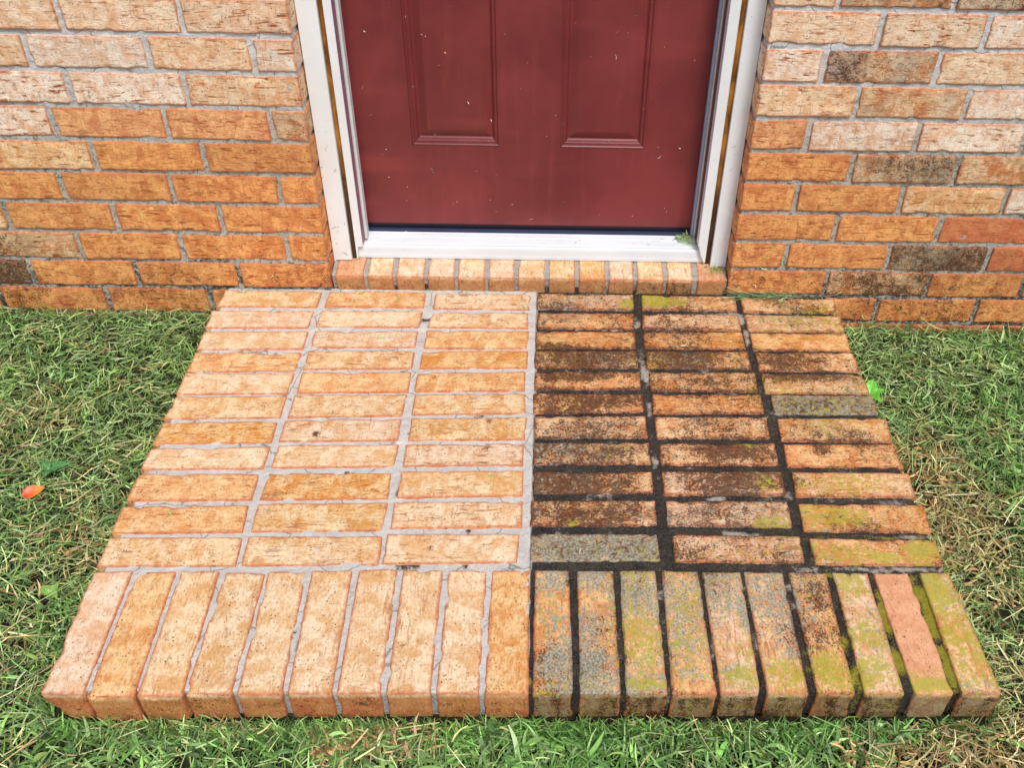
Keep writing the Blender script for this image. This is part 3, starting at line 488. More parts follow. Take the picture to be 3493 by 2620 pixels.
M_PALE = plain('pale_weatherstrip', (0.66, 0.70, 0.68), 0.45)
M_SWEEP = plain('black_rubber', (0.012, 0.010, 0.016), 0.35)
M_NAVY = plain('navy_seal', (0.035, 0.04, 0.09), 0.25, 0.6)
g = G('white_threshold_metal'); ob = g.obj(); n1 = g.noise(g.mapv(ob, (0.3, 1, 1)), 30, 4); n2 = g.noise(ob, 160, 4, 0.7)
c = g.mix(g.step(n1, 0.3, 0.7), (0.70, 0.735, 0.755, 1), (0.78, 0.82, 0.835, 1)); c = g.mix(g.step(n2, 0.60, 0.75, 0, 0.5), c, (0.26, 0.25, 0.22, 1))
M_THR = g.out(c, 0.32, g.bump(n2, 0.06, 0.001), 0.5)

door = tag(empty('entry_door', (0.22, 0.115, 0.045)), 'dark red panelled entry door in white vinyl trim above a white threshold', 'door')
def rbox(name, x0, x1, y0, y1, z0, z1, mat, parent=door, r=0.0015, cuts=None):
    """box with rounded long edges: profile in xy swept in z"""
    r = min(r, (x1 - x0) * .45, (y1 - y0) * .45); pr = []
    for cx, cy, a0 in ((x1 - r, y1 - r, 0), (x0 + r, y1 - r, 90), (x0 + r, y0 + r, 180), (x1 - r, y0 + r, 270)):
        for k in range(5):
            a = math.radians(a0 + k * 22.5); pr.append((cx + r * math.cos(a), cy + r * math.sin(a)))
    n = len(pr); zs = [z0, z0 + 0.001, (z0 + z1) / 2, z1 - 0.001, z1]; V = [(x, y, z) for z in zs for x, y in pr]; F = []
    for k in range(4):
        for i in range(n): F.append((k * n + i, k * n + (i + 1) % n, (k + 1) * n + (i + 1) % n, (k + 1) * n + i))
    c0 = len(V); V += [((x0 + x1) / 2, (y0 + y1) / 2, z0), ((x0 + x1) / 2, (y0 + y1) / 2, z1)]
    T = [(c0, (i + 1) % n, i) for i in range(n)] + [(c0 + 1, 4 * n + i, 4 * n + (i + 1) % n) for i in range(n)]
    return mesh_obj(name, V, [np.array(F), np.array(T)], mat, parent, False)
def prism_xz(name, pts, y0, y1, mat, parent=door, bev=0.0012):
    """outline in xz (counter-clockwise seen from -y), front at y0, with a small bevel"""
    P = np.array(pts, float); n = len(P); c = P.mean(0)
    nx = np.roll(P, -1, 0) - P; nrm = np.stack([nx[:, 1], -nx[:, 0]], 1); nrm /= np.linalg.norm(nrm, axis=1)[:, None] + 1e-9
    vn = nrm + np.roll(nrm, 1, 0); vn /= np.linalg.norm(vn, axis=1)[:, None] + 1e-9
    inn = P - vn * bev
    V = [(x, y0, z) for x, z in inn] + [(x, y0 + bev, z) for x, z in P] + [(x, y1, z) for x, z in P]
    me = bpy.data.meshes.new(name); F = [tuple(range(n))] + [tuple(range(3 * n - 1, 2 * n - 1, -1))]
    for k in range(2):
        for i in range(n): F.append((k * n + i, (k + 1) * n + i, (k + 1) * n + (i + 1) % n, k * n + (i + 1) % n))
    me.from_pydata(V, [], F); me.materials.append(mat); me.update()
    o = bpy.data.objects.new(name, me); scene.collection.objects.link(o); o.parent = parent
    o.matrix_parent_inverse = Matrix.Translation(-Vector(parent.location)); return o
TOPZ = 1.86
# white casings against the brick, each with a thin raised back band at the outer side
c1 = prism_xz('casing', [(-0.1897, 0.039), (-0.1872, 0.038), (-0.1850, 0.0462), (-0.1517, 0.0468), (-0.1517, TOPZ), (-0.1897, TOPZ)], 0.0450, 0.075, M_TRIM)
c2 = prism_xz('casing', [(0.6110, 0.0355), (0.6135, 0.0345), (0.6360, 0.0340), (0.6405, 0.0300), (0.6444, 0.0270), (0.6444, TOPZ), (0.6110, TOPZ)], 0.0450, 0.075, M_TRIM)
tag(c1, 'white casing left of the door'); tag(c2, 'white casing right of the door')
rbox('casing', -0.1897, 0.6444, 0.046, 0.075, TOPZ + 0.001, TOPZ + 0.06, M_TRIM)
# stained wood showing in the gap
tag(rbox('wood_strip', -0.1515, -0.1412, 0.0530, 0.075, 0.0480, TOPZ - 0.002, M_WOOD), 'brown stained strip, rotten black at the foot')
tag(rbox('wood_strip', 0.5997, 0.6108, 0.0530, 0.075, 0.0440, TOPZ - 0.002, M_WOOD), 'brown stained strip, rotten black at the foot')
# white jamb covers, notched over the threshold nose
prism_xz('jamb_cover', [(-0.1410, 0.0490), (-0.1385, 0.0490), (-0.1368, 0.0790), (-0.1254, 0.0815), (-0.1254, TOPZ - 0.004), (-0.1410, TOPZ - 0.004)], 0.0452, 0.068, M_TRIM)
prism_xz('jamb_cover', [(0.5797, 0.0925), (0.5822, 0.0935), (0.5832, 0.0860), (0.5880, 0.0700), (0.5972, 0.0500), (0.5995, 0.0540), (0.5995, TOPZ - 0.004), (0.5797, TOPZ - 0.004)], 0.0452, 0.068, M_TRIM)
# jambs (painted), behind the covers
tag(rbox('jamb', -0.1600, -0.1256, 0.0690, 0.190, 0.0840, TOPZ, M_JAMB2), 'faded pink painted jamb')
tag(rbox('jamb', -0.1275, -0.1244, 0.0470, 0.0685, 0.0850, TOPZ - 0.004, M_JAMB2), 'faded pink painted edge')
tag(rbox('jamb', 0.5800, 0.6140, 0.0690, 0.190, 0.0840, TOPZ, M_JAMB), 'maroon painted jamb')
rbox('jamb', -0.160, 0.614, 0.078, 0.190, TOPZ + 0.001, TOPZ + 0.05, M_JAMB)
tag(rbox('weatherstrip', -0.1255, -0.1185, 0.0700, 0.0930, 0.0855, TOPZ - 0.004, M_PALE, r=0.003), 'pale strip along the left jamb')
tag(rbox('weatherstrip', 0.5712, 0.5770, 0.1000, 0.1135, 0.0870, TOPZ - 0.004, M_SEAL, r=0.003), 'grey blue seal along the right side')
tag(rbox('weatherstrip', 0.5765, 0.5801, 0.0940, 0.1100, 0.0870, TOPZ - 0.004, M_CREAM, r=0.0014), 'cream strip along the right jamb')
# threshold: moulded profile in yz swept along x
prof = [(0.200, 0.000 + 0.046), (0.0565, 0.0465), (0.0550, 0.0480), (0.0548, 0.0555), (0.0552, 0.0562), (0.0556, 0.0700), (0.0564, 0.0748), (0.0585, 0.0766), (0.0620, 0.0768), (0.0635, 0.0757), (0.0660, 0.0757),
        (0.0700, 0.0772), (0.0880, 0.0792), (0.0900, 0.0806), (0.1010, 0.0822), (0.1040, 0.0830), (0.1060, 0.0815), (0.1080, 0.0790), (0.200, 0.0790)]
xs = [-0.1385, -0.1370, 0.0, 0.2, 0.4, 0.5955, 0.5970]; V = []; F = []
for i, x in enumerate(xs):
    sh = 0.0012 if i in (0, len(xs) - 1) else 0
    for (y, z) in prof: V.append((x, y + sh, z - sh * 0.5))
n = len(prof)
for i in range(len(xs) - 1):
    for k in range(n): F.append((i * n + k, (i + 1) * n + k, (i + 1) * n + (k + 1) % n, i * n + (k + 1) % n))
me = bpy.data.meshes.new('threshold'); me.from_pydata(V, [], F + [tuple(range(n)), tuple(range(len(xs) * n - 1, (len(xs) - 1) * n - 1, -1))]); me.materials.append(M_THR); me.update()
thr = bpy.data.objects.new('threshold', me); scene.collection.objects.link(thr); thr.parent = door; thr.matrix_parent_inverse = Matrix.Translation(-Vector(door.location))
rbox('threshold_seal', -0.1250, 0.5795, 0.1075, 0.1145, 0.0792, 0.0872, M_NAVY, r=0.003)
rbox('door_sweep', -0.1245, 0.5705, 0.1165, 0.150, 0.0800, 0.0975, M_SWEEP, r=0.002)
# door slab: one sheet with openings for the moulded panels
YD = 0.115; DX0, DX1, DZ0, DZ1 = -0.1252, 0.5735, 0.0965, TOPZ - 0.003
PX = [(-0.0150, 0.1650), (0.2840, 0.4590)]; PZ = [(0.2810, 0.90), (1.00, 1.46), (1.54, 1.74)]
xc = sorted([DX0, DX0 + 0.002, DX1 - 0.002, DX1] + [v for p in PX for v in p]); zc = sorted([DZ0, DZ0 + 0.002, DZ1] + [v for p in PZ for v in p])
V = []; F = []; id_ = {}
def vid(x, z):
    k = (x, z)
    if k not in id_:
        id_[k] = len(V); V.append((x, YD + (0.001 if x in (DX0, DX1) or z == DZ0 else 0), z))
    return id_[k]
for i in range(len(xc) - 1):
    for j in range(len(zc) - 1):
        xm, zm = (xc[i] + xc[i + 1]) / 2, (zc[j] + zc[j + 1]) / 2
        if any(a < xm < b for a, b in PX) and any(a < zm < b for a, b in PZ): continue
        F.append((vid(xc[i], zc[j]), vid(xc[i + 1], zc[j]), vid(xc[i + 1], zc[j + 1]), vid(xc[i], zc[j + 1])))
n0 = len(V); V += [(DX0, YD + .001, DZ0), (DX1, YD + .001, DZ0), (DX1, YD + .04, DZ0), (DX0, YD + .04, DZ0), (DX0, YD + .001, DZ1), (DX1, YD + .001, DZ1), (DX1, YD + .04, DZ1), (DX0, YD + .04, DZ1)]
F += [(n0, n0 + 3, n0 + 2, n0 + 1), (n0, n0 + 4, n0 + 7, n0 + 3), (n0 + 1, n0 + 2, n0 + 6, n0 + 5), (n0 + 2, n0 + 3, n0 + 7, n0 + 6)]
slab = mesh_obj('door_slab', V, np.array(F), M_DOOR, door, False)
loops_ = [(0, 0), (0.0012, -0.0004), (0.0028, -0.0014), (0.0045, -0.0016), (0.0060, -0.0006), (0.0068, 0.0016), (0.0085, 0.0020), (0.0105, 0.0016), (0.0125, 0.0026), (0.0150, 0.0058), (0.0175, 0.0072), (0.0195, 0.0070), (0.0330, 0.0032), (0.0350, 0.0028), (0.0365, 0.0029)]
for (x0, x1) in PX:
    for (z0, z1) in PZ:
        V = []; F = []
        for d_, y_ in loops_:
            y_ *= 1.3
            V += [(x0 + d_, YD + y_, z0 + d_), (x1 - d_, YD + y_, z0 + d_), (x1 - d_, YD + y_, z1 - d_), (x0 + d_, YD + y_, z1 - d_)]
        for k in range(len(loops_) - 1):
            for i in range(4): F.append((k * 4 + i, k * 4 + (i + 1) % 4, (k + 1) * 4 + (i + 1) % 4, (k + 1) * 4 + i))
        k = (len(loops_) - 1) * 4; F.append((k, k + 1, k + 2, k + 3))
        mesh_obj('door_panel', V, np.array(F), M_DOOR, slab, False)

# ------------------------------------------------------------------ GROUND
def gz(x, y):     # soil height: a touch higher left of the step
    return -0.084 - 0.010 * np.clip((x - 0.2) / 1.0, -1, 1) + (0.014 + 0.010 * np.clip((x - 0.2) / 0.7, -0.6, 1)) * np.clip((-0.55 - y) / 0.33, 0, 1)
nx, ny = 160, 100
gx = np.sign(np.linspace(-1, 1, nx)) * np.abs(np.linspace(-1, 1, nx)) ** 3.0 * 60 + 0.2; gy_ = -0.0 - (np.linspace(0, 1, ny) ** 3.0) * 60 + 0.12
X, Y = np.meshgrid(gx, gy_); P = np.stack([X.ravel(), Y.ravel(), np.zeros(nx * ny)], 1)
P[:, 2] = gz(P[:, 0], P[:, 1]) + 0.006 * vnoise(P, 9, 2) * (np.abs(P[:, 0]) < 3); ii = np.arange(nx * ny).reshape(ny, nx)
F = np.stack([ii[1:, :-1], ii[1:, 1:], ii[:-1, 1:], ii[:-1, :-1]], -1).reshape(-1, 4)
tag(mesh_obj('ground', P, F, M_SOIL), kind='structure')

# ------------------------------------------------------------------ GRASS
g = G('grass_blade'); c = g.attr('tint', 'Color'); nn = g.noise(g.obj(), 500, 2)
c2_ = g.mix(g.step(nn, 0.3, 0.7, 0, 0.25), c, (0.30, 0.34, 0.16, 1)); g.out(c2_, 0.42, None, 0.5)
tr = g.n.new('ShaderNodeBsdfTranslucent'); g.put(tr.inputs['Color'], c2_); mx = g.n.new('ShaderNodeMixShader'); mx.inputs[0].default_value = 0.25
g.l.new(g.p.outputs[0], mx.inputs[1]); g.l.new(tr.outputs[0], mx.inputs[2]); g.l.new(mx.outputs[0], g.n['Material Output'].inputs['Surface'])
M_GRASS = g.m
def srgb(*c): return np.array([(v / 255 / 12.92) if v / 255 < 0.04045 else ((v / 255 + 0.055) / 1.055) ** 2.4 for v in c])
def blades(root, az, el, L, W, bend, col, seg=4, roll=None, colvar=0.0, taper=0.8):
    """vectorised ribbons: root (n,3); returns V,F,tint"""
    n = len(root); t = np.linspace(0, 1, seg + 1)
    roll = np.zeros(n) if roll is None else roll
    pts = np.zeros((n, seg + 1, 3)); pts[:, 0] = root; e = el.copy(); a = az.copy(); turn = rng.normal(0, 0.18, n)
    for k in range(seg):
        d = np.stack([np.cos(e) * np.cos(a), np.cos(e) * np.sin(a), np.sin(e)], 1); pts[:, k + 1] = pts[:, k] + d * (L / seg)[:, None]
        e = e - bend / seg; a = a + turn
    side = np.stack([-np.sin(az) * np.cos(roll), np.cos(az) * np.cos(roll), np.sin(roll)], 1)
    w = np.interp(t, [0, 0.25, 0.6, 1], [0.6, 1.0, 0.85, 0.06]); w = taper * w + (1 - taper) * 0.9
    A = pts + side[:, None] * (W[:, None] * w[None] / 2)[..., None]; B = pts - side[:, None] * (W[:, None] * w[None] / 2)[..., None]
    V = np.stack([A, B], 2).reshape(n, -1, 3)
    tint = np.repeat(col[:, None], V.shape[1], 1); 
    m = V.shape[1]; f = np.array([(2 * k, 2 * k + 1, 2 * k + 3, 2 * k + 2) for k in range(seg)])
    return V, f, tint
def pack(V, f, tint, keep=None):
    if keep is not None: V, tint = V[keep], tint[keep]
    n, m = V.shape[:2]; F = (f[None] + (np.arange(n) * m)[:, None, None]).reshape(-1, 4)
    t = tint.reshape(-1, 3); return V.reshape(-1, 3), F, np.hstack([t, np.ones((len(t), 1))])
def in_step(V, pad=0.0):
    x, y, z = V[..., 0], V[..., 1], V[..., 2]
    xl = np.interp(-y, [0, 0.72, 0.93], [-0.4150, -0.4085, -0.4000]) - pad; xr = np.interp(-y, [0, 0.72, 0.93], [0.862, 0.878, 0.8800]) + pad
    return (x > xl) & (x < xr) & (y > -0.931 - pad)
def ok(V, hang=0.0):
    bad = (in_step(V, 0.0015) & (V[..., 2] < 0.002)).any(1) | (V[..., 1] > -0.0025).any(1)
    return ~bad
def region(n, x0=-1.35, x1=1.75, y0=-1.25, y1=-0.004):
    p = np.stack([rng.uniform(x0, x1, n), rng.uniform(y0, y1, n), np.zeros(n)], 1); p = p[~in_step(p, 0.001)]
    p[:, 2] = gz(p[:, 0], p[:, 1]); return p
def colors(p, pal, wts):
    k = rng.choice(len(pal), len(p), p=np.array(wts) / np.sum(wts)); c = np.array([srgb(*q) for q in pal])[k]
    return np.minimum(c * 1.9 * np.array((1.03, 0.95, 0.80)), 0.88) * np.clip(rng.normal(1.02, 0.42, (len(p), 1)), 0.28, 2.1) * np.clip(rng.normal(1, 0.05, (len(p), 3)), 0.8, 1.2)
GREENS = [(66, 102, 52), (90, 128, 72), (114, 150, 96), (136, 160, 118), (52, 80, 44), (104, 144, 68), (150, 172, 122)]
LUSH = [(86, 130, 64), (104, 150, 78), (70, 110, 54), (122, 162, 88), (62, 98, 58), (138, 170, 114)]
STRAW = [(166, 156, 118), (140, 124, 88), (190, 182, 150), (108, 86, 58), (150, 148, 104)]
def lush_amt(p):   # greener growth before the step and far right; clippings thicker beside the step
    n = vnoise(p, 4.5, 21) * 0.5 + vnoise(p, 13, 22) * 0.4
    front = np.clip((-0.88 - p[:, 1]) / 0.08, 0, 1) * 0.55; right = np.clip((p[:, 0] - 1.0) / 0.25, 0, 1) * 0.28
    left = np.clip((-0.55 - p[:, 0]) / 0.2, 0, 1) * np.clip((-0.45 - p[:, 1]) / 0.2, 0, 1) * 0.3
    return np.clip(0.22 + front + right + left + n - 0.5 * np.exp(-((p[:, 0] - 0.95) / 0.09) ** 2) - 0.75 * np.exp(-((p[:, 0] - 0.82) / 0.15) ** 2 - ((p[:, 1] + 1.0) / 0.06) ** 2), 0, 1)
def straw_amt(p):
    n = vnoise(p, 5.5, 31) * 0.35 + vnoise(p, 16, 32) * 0.35
    near = np.exp(-((p[:, 0] - 0.96) / 0.11) ** 2) * np.clip((-0.30 - p[:, 1]) / 0.2, 0, 1) * 0.62
    nearl = np.exp(-((p[:, 0] + 0.5) / 0.07) ** 2) * np.clip((-0.3 - p[:, 1]) / 0.2, 0, 1) * 0.25
    rf = np.clip((p[:, 0] - 0.5) / 0.3, 0, 1) * np.clip((-0.95 - p[:, 1]) / 0.03, 0, 1) * 0.4 + 0.5 * np.exp(-((p[:, 0] - 0.82) / 0.15) ** 2 - ((p[:, 1] + 1.0) / 0.06) ** 2)
    return np.clip(0.15 + near + nearl + rf + n, 0, 1)
GA = Acc()
def grow(A, V, f, t, keep):
    v_, F_, t_ = pack(V, f, t, keep); A.add(v_, F_, tint=t_)
# standing sward
p = region(85000); la = lush_amt(p); p = p[rng.random(len(p)) < 0.30 + 0.7 * la]; la = lush_amt(p); n = len(p)
el = rng.uniform(0.35, 1.25, n); L = rng.uniform(0.018, 0.045, n) * (0.8 + 0.5 * la); W = rng.uniform(0.0014, 0.0038, n)
cl = np.where((rng.random(n) < la)[:, None], colors(p, LUSH, [3, 3, 3, 1.5, 2, 1]), colors(p, GREENS, [3, 3, 2, 1, 3, 2, 1]))
V, f, t = blades(p, rng.uniform(0, 6.283, n), el, L, W, rng.uniform(0.3, 1.9, n), cl, 4, rng.normal(0, 0.5, n)); grow(GA, V, f, t, ok(V))
# wide-bladed crabgrass leaves
p = region(9000); la = lush_amt(p); p = p[rng.random(len(p)) < la ** 1.5 * 0.9]; n = len(p); p[:, 2] += rng.uniform(0.006, 0.02, n)
V, f, t = blades(p, rng.uniform(0, 6.283, n), rng.uniform(0.05, 0.8, n), rng.uniform(0.02, 0.05, n), rng.uniform(0.0035, 0.0075, n), rng.uniform(0.2, 1.4, n), colors(p, LUSH, [2, 3, 2, 2, 1, 1.5]), 5, rng.normal(0, 0.4, n)); grow(GA, V, f, t, ok(V))
# taller fringe the mower misses along the step and the wall
xs_ = rng.uniform(-0.40, 0.88, 5200); q1 = np.stack([xs_, -0.934 - np.abs(rng.normal(0, 0.014, 5200)), 0 * xs_], 1)
ys_ = rng.uniform(-0.93, -0.01, 6500); sd_ = rng.random(6500) < 0.3; xx = np.where(sd_, np.interp(-ys_, [0, 0.72, 0.93], [-0.4170, -0.4105, -0.4020]) - np.abs(rng.normal(0, 0.012, 6500)), np.interp(-ys_, [0, 0.72, 0.93], [0.864, 0.880, 0.8825]) + np.abs(rng.normal(0, 0.012, 6500)))
q2 = np.stack([xx, ys_, 0 * ys_], 1)
xs_ = rng.uniform(-1.3, 1.7, 5000); q3 = np.stack([xs_, -0.006 - np.abs(rng.normal(0, 0.012, 5000)), 0 * xs_], 1)
p = np.concatenate([q1, q2, q3]); p = p[~in_step(p, 0.0005)]; p[:, 2] = gz(p[:, 0], p[:, 1]); n = len(p); la = lush_amt(p)
cl = np.where((rng.random(n) < la)[:, None], colors(p, LUSH, [3, 3, 3, 1.5, 2, 1]), np.where((rng.random(n) < 0.3)[:, None], colors(p, STRAW, [3, 2, 2, 2, 2]), colors(p, GREENS, [3, 3, 2, 1, 3, 2, 1])))
V, f, t = blades(p, rng.uniform(0, 6.283, n), rng.uniform(0.5, 1.45, n), rng.uniform(0.022, 0.044, n), rng.uniform(0.0014, 0.0036, n), rng.uniform(0.1, 1.0, n), cl, 4, rng.normal(0, 0.5, n)); grow(GA, V, f, t, ok(V))
# big soft blades in front
p = region(3600, -0.6, 1.4, -1.2, -0.94); la = vnoise(p, 9, 61); p = p[la > -0.25]; n = len(p); p[:, 2] += 0.008
V, f, t = blades(p, rng.uniform(0, 6.283, n), rng.uniform(0.25, 1.0, n), rng.uniform(0.022, 0.045, n), rng.uniform(0.0028, 0.0065, n), rng.uniform(0.3, 1.5, n), colors(p, LUSH, [3, 3, 2, 2, 1, 1.5]), 6, rng.normal(0, 0.4, n)); grow(GA, V, f, t, ok(V))
# withered brown blades near the front right corner and before the step
p = np.concatenate([region(900, 0.66, 1.05, -1.12, -0.94), region(260, -0.05, 0.12, -0.99, -0.94), region(500, 0.90, 1.03, -0.75, -0.35), region(200, -0.62, -0.42, -0.75, -0.5)]); n = len(p); p[:, 2] += rng.uniform(0.008, 0.022, n)
V, f, t = blades(p, rng.uniform(0, 6.283, n), rng.normal(0.2, 0.35, n), rng.uniform(0.012, 0.034, n), rng.uniform(0.002, 0.0048, n), rng.normal(0.4, 1.1, n), colors(p, [(168, 142, 108), (140, 110, 80), (190, 168, 132), (110, 84, 58)], [3, 3, 2, 2]), 5, rng.normal(0, 0.8, n)); grow(GA, V, f, t, ok(V))
# mown clippings lying on top
tag(GA.build('grass', M_GRASS), kind='stuff')
CA = Acc()
for cnt, zr, lr, wr in ((95000, (0.006, 0.028), (0.010, 0.036), (0.0009, 0.0025)), (9000, (0.020, 0.034), (0.035, 0.085), (0.0008, 0.0018))):
    p = region(cnt); la = lush_amt(p); sa = straw_amt(p)
    hole = vnoise(p, 11, 44) + 0.5 * vnoise(p, 28, 45)
    k = (rng.random(len(p)) < np.clip(1.12 - la * 0.85, 0.12, 1)) & (hole > -0.75); p, sa = p[k], sa[k]; n = len(p); p[:, 2] += rng.uniform(*zr, n)
    cl = np.where((rng.random(n) < sa)[:, None], colors(p, STRAW, [3, 2, 2, 2, 2]), colors(p, GREENS, [2, 3, 4, 3, 2, 1, 2]))
    V, f, t = blades(p, rng.normal(0.3, 1.3, n), rng.normal(0.0, 0.22, n), rng.uniform(*lr, n), rng.uniform(*wr, n) * 1.12, rng.normal(0.1, 0.35, n), cl, 3, rng.normal(0, 0.5, n), taper=0.45)
    grow(CA, V, f, t, ok(V))
tag(CA.build('grass_clippings', M_GRASS), kind='stuff')
# ------------------------------------------------------------------ loose bits of grass on bricks, trim and door
BA = Acc()
def bits(n, xr, yr_fn, lr, wr, pal, wts, normal, off=0.0012):
    p = np.stack([rng.uniform(*xr, n), np.zeros(n), np.zeros(n)], 1); p = yr_fn(p)
    a = rng.uniform(0, 6.283, n); L = rng.uniform(*lr, n); W = rng.uniform(*wr, n); cl = colors(p, pal, wts)
    seg = 2; t = np.linspace(0, 1, seg + 1); cur = rng.normal(0, 0.5, n)
    pts = [p]
    for k in range(seg):
        if normal == 'z': d = np.stack([np.cos(a), np.sin(a), 0 * a], 1)
        else: d = np.stack([np.cos(a), 0 * a, np.sin(a)], 1)
        pts.append(pts[-1] + d * (L / seg)[:, None]); a = a + cur
    pts = np.stack(pts, 1); nv = np.array((0, 0, 1.0)) if normal == 'z' else np.array((0, -1.0, 0)); dd = pts[:, 1] - pts[:, 0]
    sd = np.cross(dd, nv); sd /= np.linalg.norm(sd, axis=1)[:, None]; w = np.array([0.7, 1, 0.3])
    A_ = pts + sd[:, None] * (W[:, None] * w)[..., None] / 2 + nv * off; B_ = pts - sd[:, None] * (W[:, None] * w)[..., None] / 2 + nv * (off + 0.0006)
    V = np.stack([A_, B_], 2).reshape(n, -1, 3); f = np.array([(0, 1, 3, 2), (2, 3, 5, 4)])
    v_, F_, t_ = pack(V, f, np.repeat(cl[:, None], 6, 1)); BA.add(v_, F_, tint=t_)
def on_top(y0, y1, z=0.0016):
    def fn(p): p[:, 1] = rng.uniform(y0, y1, len(p)); p[:, 2] = z; return p
    return fn
def on_front(y, z0, z1, pw=1.0):
    def fn(p): p[:, 1] = y; p[:, 2] = z0 + (z1 - z0) * rng.random(len(p)) ** pw; return p
    return fn
FRESH = [(84, 150, 70), (120, 170, 96), (64, 110, 50), (170, 180, 120)]
bits(26, (-0.40, 0.85), on_top(-0.92, -0.06), (0.005, 0.022), (0.0007, 0.0016), FRESH + [(226, 206, 160)], [2, 2, 1, 1, 2], 'z')
bits(60, (-0.40, 0.85), on_top(-0.05, 0.004), (0.006, 0.03), (0.0006, 0.0014), FRESH, [2, 2, 2, 1], 'z', 0.002)
bits(110, (-1.3, -0.2), on_front(-0.001, -0.06, 0.26, 1.8), (0.003, 0.016), (0.0006, 0.0015), FRESH, [2, 2, 3, 1], 'y')
bits(150, (0.66, 1.7), on_front(-0.001, -0.07, 0.26, 1.8), (0.003, 0.022), (0.0006, 0.0015), FRESH, [2, 2, 3, 1], 'y')
PALE = [(232, 190, 170), (200, 150, 130), (224, 214, 190), (120, 130, 80)]
bits(55, (-0.12, 0.56), on_front(0.1145, 0.11, 0.60, 1.0), (0.001, 0.006), (0.0005, 0.0011), PALE, [3, 3, 2, 0.7], 'y', 0.0004)
bits(11, (-0.12, 0.56), on_front(0.1145, 0.11, 0.60, 1.0), (0.006, 0.013), (0.0005, 0.0009), PALE, [3, 2, 3, 1], 'y', 0.0004)
bits(14, (-0.185, -0.155), on_front(0.0448, 0.06, 0.35, 1.6), (0.003, 0.012), (0.0004, 0.0008), [(110, 115, 100), (60, 70, 50)], [1, 1], 'y', 0.0003)
bits(10, (0.613, 0.640), on_front(0.0448, 0.05, 0.35, 1.6), (0.003, 0.010), (0.0004, 0.0008), [(110, 115, 100), (60, 70, 50)], [1, 1], 'y', 0.0003)
def on_thr(p):
    p[:, 1] = rng.uniform(0.064, 0.10, len(p)); p[:, 2] = 0.0768 + (p[:, 1] - 0.064) * 0.15; return p
bits(26, (-0.12, 0.57), on_thr, (0.002, 0.009), (0.0004, 0.0009), [(120, 125, 110), (70, 80, 60), (235, 235, 225)], [2, 1, 1], 'z', 0.0008)
tag(BA.build('grass_bits', M_GRASS), kind='stuff')

def clump(name, label, cx, cy, cz, rx, ry, rz, n, lr, pal, wts, az0=None, floor=None):
    p = np.stack([rng.normal(cx, rx, n), rng.normal(cy, ry, n), cz + np.abs(rng.normal(0, rz, n))], 1)
    if floor is not None: p[:, 2] = np.maximum(p[:, 2], floor(p))
    az = rng.uniform(0, 6.283, n) if az0 is None else rng.normal(az0, 0.45, n)
    V, f, t = blades(p, az, rng.normal(0.15, 0.3, n), rng.uniform(*lr, n), rng.uniform(0.0007, 0.0017, n), rng.normal(0.2, 0.4, n), colors(p, pal, wts), 3, rng.normal(0, 0.5, n), taper=0.5)
    if floor is not None:
        sh = V.shape; q = V.reshape(-1, 3); q[:, 2] = np.maximum(q[:, 2], floor(q)); V = q.reshape(sh)
    v_, F_, t_ = pack(V, f, t); return tag(mesh_obj(name, v_, F_, M_GRASS, None, True, dict(tint=t_)), label, 'grass clump', 'clumps of cut grass caught around the doorway')
def thr_floor(p): return np.where(p[:, 1] < 0.1, 0.078 + np.clip(p[:, 1] - 0.06, 0, 1) * 0.13, 0.085)
V0 = clump('grass_clump', 'tuft of cut grass caught in the right corner of the white threshold', 0.556, 0.090, 0.082, 0.009, 0.008, 0.004, 120, (0.006, 0.020), GREENS + [(176, 190, 120)], [2, 3, 3, 2, 1, 2, 3, 3], floor=thr_floor)
clump('grass_clump', 'few long green blades lying where the step meets the wall right of the sill', 0.735, -0.008, 0.003, 0.045, 0.003, 0.003, 110, (0.02, 0.065), [(96, 138, 100), (128, 160, 134), (78, 110, 76), (170, 182, 150)], [3, 3, 2, 1], az0=3.1, floor=lambda p: np.full(len(p), 0.0022))
clump('grass_clump', 'small dark green tuft under the foot of the right white casing', 0.622, 0.030, 0.043, 0.011, 0.006, 0.002, 45, (0.006, 0.018), [(70, 110, 60), (96, 140, 80)], [1, 1], floor=lambda p: 0.0385 + np.clip(p[:, 1], -0.01, 0.06) * 0.1673)

# ------------------------------------------------------------------ leaves
def leaf_mesh(Ln, Wd, fold=0.25, curl=0.3, tooth=0.0, nu=14, nv=4, seed=0):
    rr = np.random.default_rng(seed); V = []; F = []
    for i in range(nu + 1):
        t = i / nu; w = Wd / 2 * (math.sin(math.pi * t ** 0.8) ** 0.75 if 0 < t < 1 else 0.01) * (1 + tooth * (0.5 if i % 2 else -0.5))
        for j in range(-nv, nv + 1):
            s = j / nv; V.append((Ln * t, w * s, fold * abs(s) * w + curl * Ln * (t - 0.5) ** 2 * 0.8 + 0.0006 * rr.normal()))
    m = 2 * nv + 1
    for i in range(nu):
        for j in range(m - 1): F.append((i * m + j, (i + 1) * m + j, (i + 1) * m + j + 1, i * m + j + 1))
    return np.array(V), np.array(F)
def place(V, az, tilt, loc, roll=0.0):
    R_ = Matrix.Rotation(az, 3, 'Z') @ Matrix.Rotation(-tilt, 3, 'Y') @ Matrix.Rotation(roll, 3, 'X'); return V @ np.array(R_).T + np.array(loc)
g = G('autumn_leaf'); ob = g.attr('buv', 'Vector'); n1 = g.noise(ob, 60, 4); sx = g.n.new('ShaderNodeSeparateXYZ'); g.put(sx.inputs[0], ob)
c = g.mix(g.step(g.ma('ADD', sx.outputs[0], g.ma('MULTIPLY', g.ma('SUBTRACT', n1, 0.5), 0.02)), 0.004, 0.030), (0.62, 0.055, 0.012, 1), (0.78, 0.25, 0.03, 1))
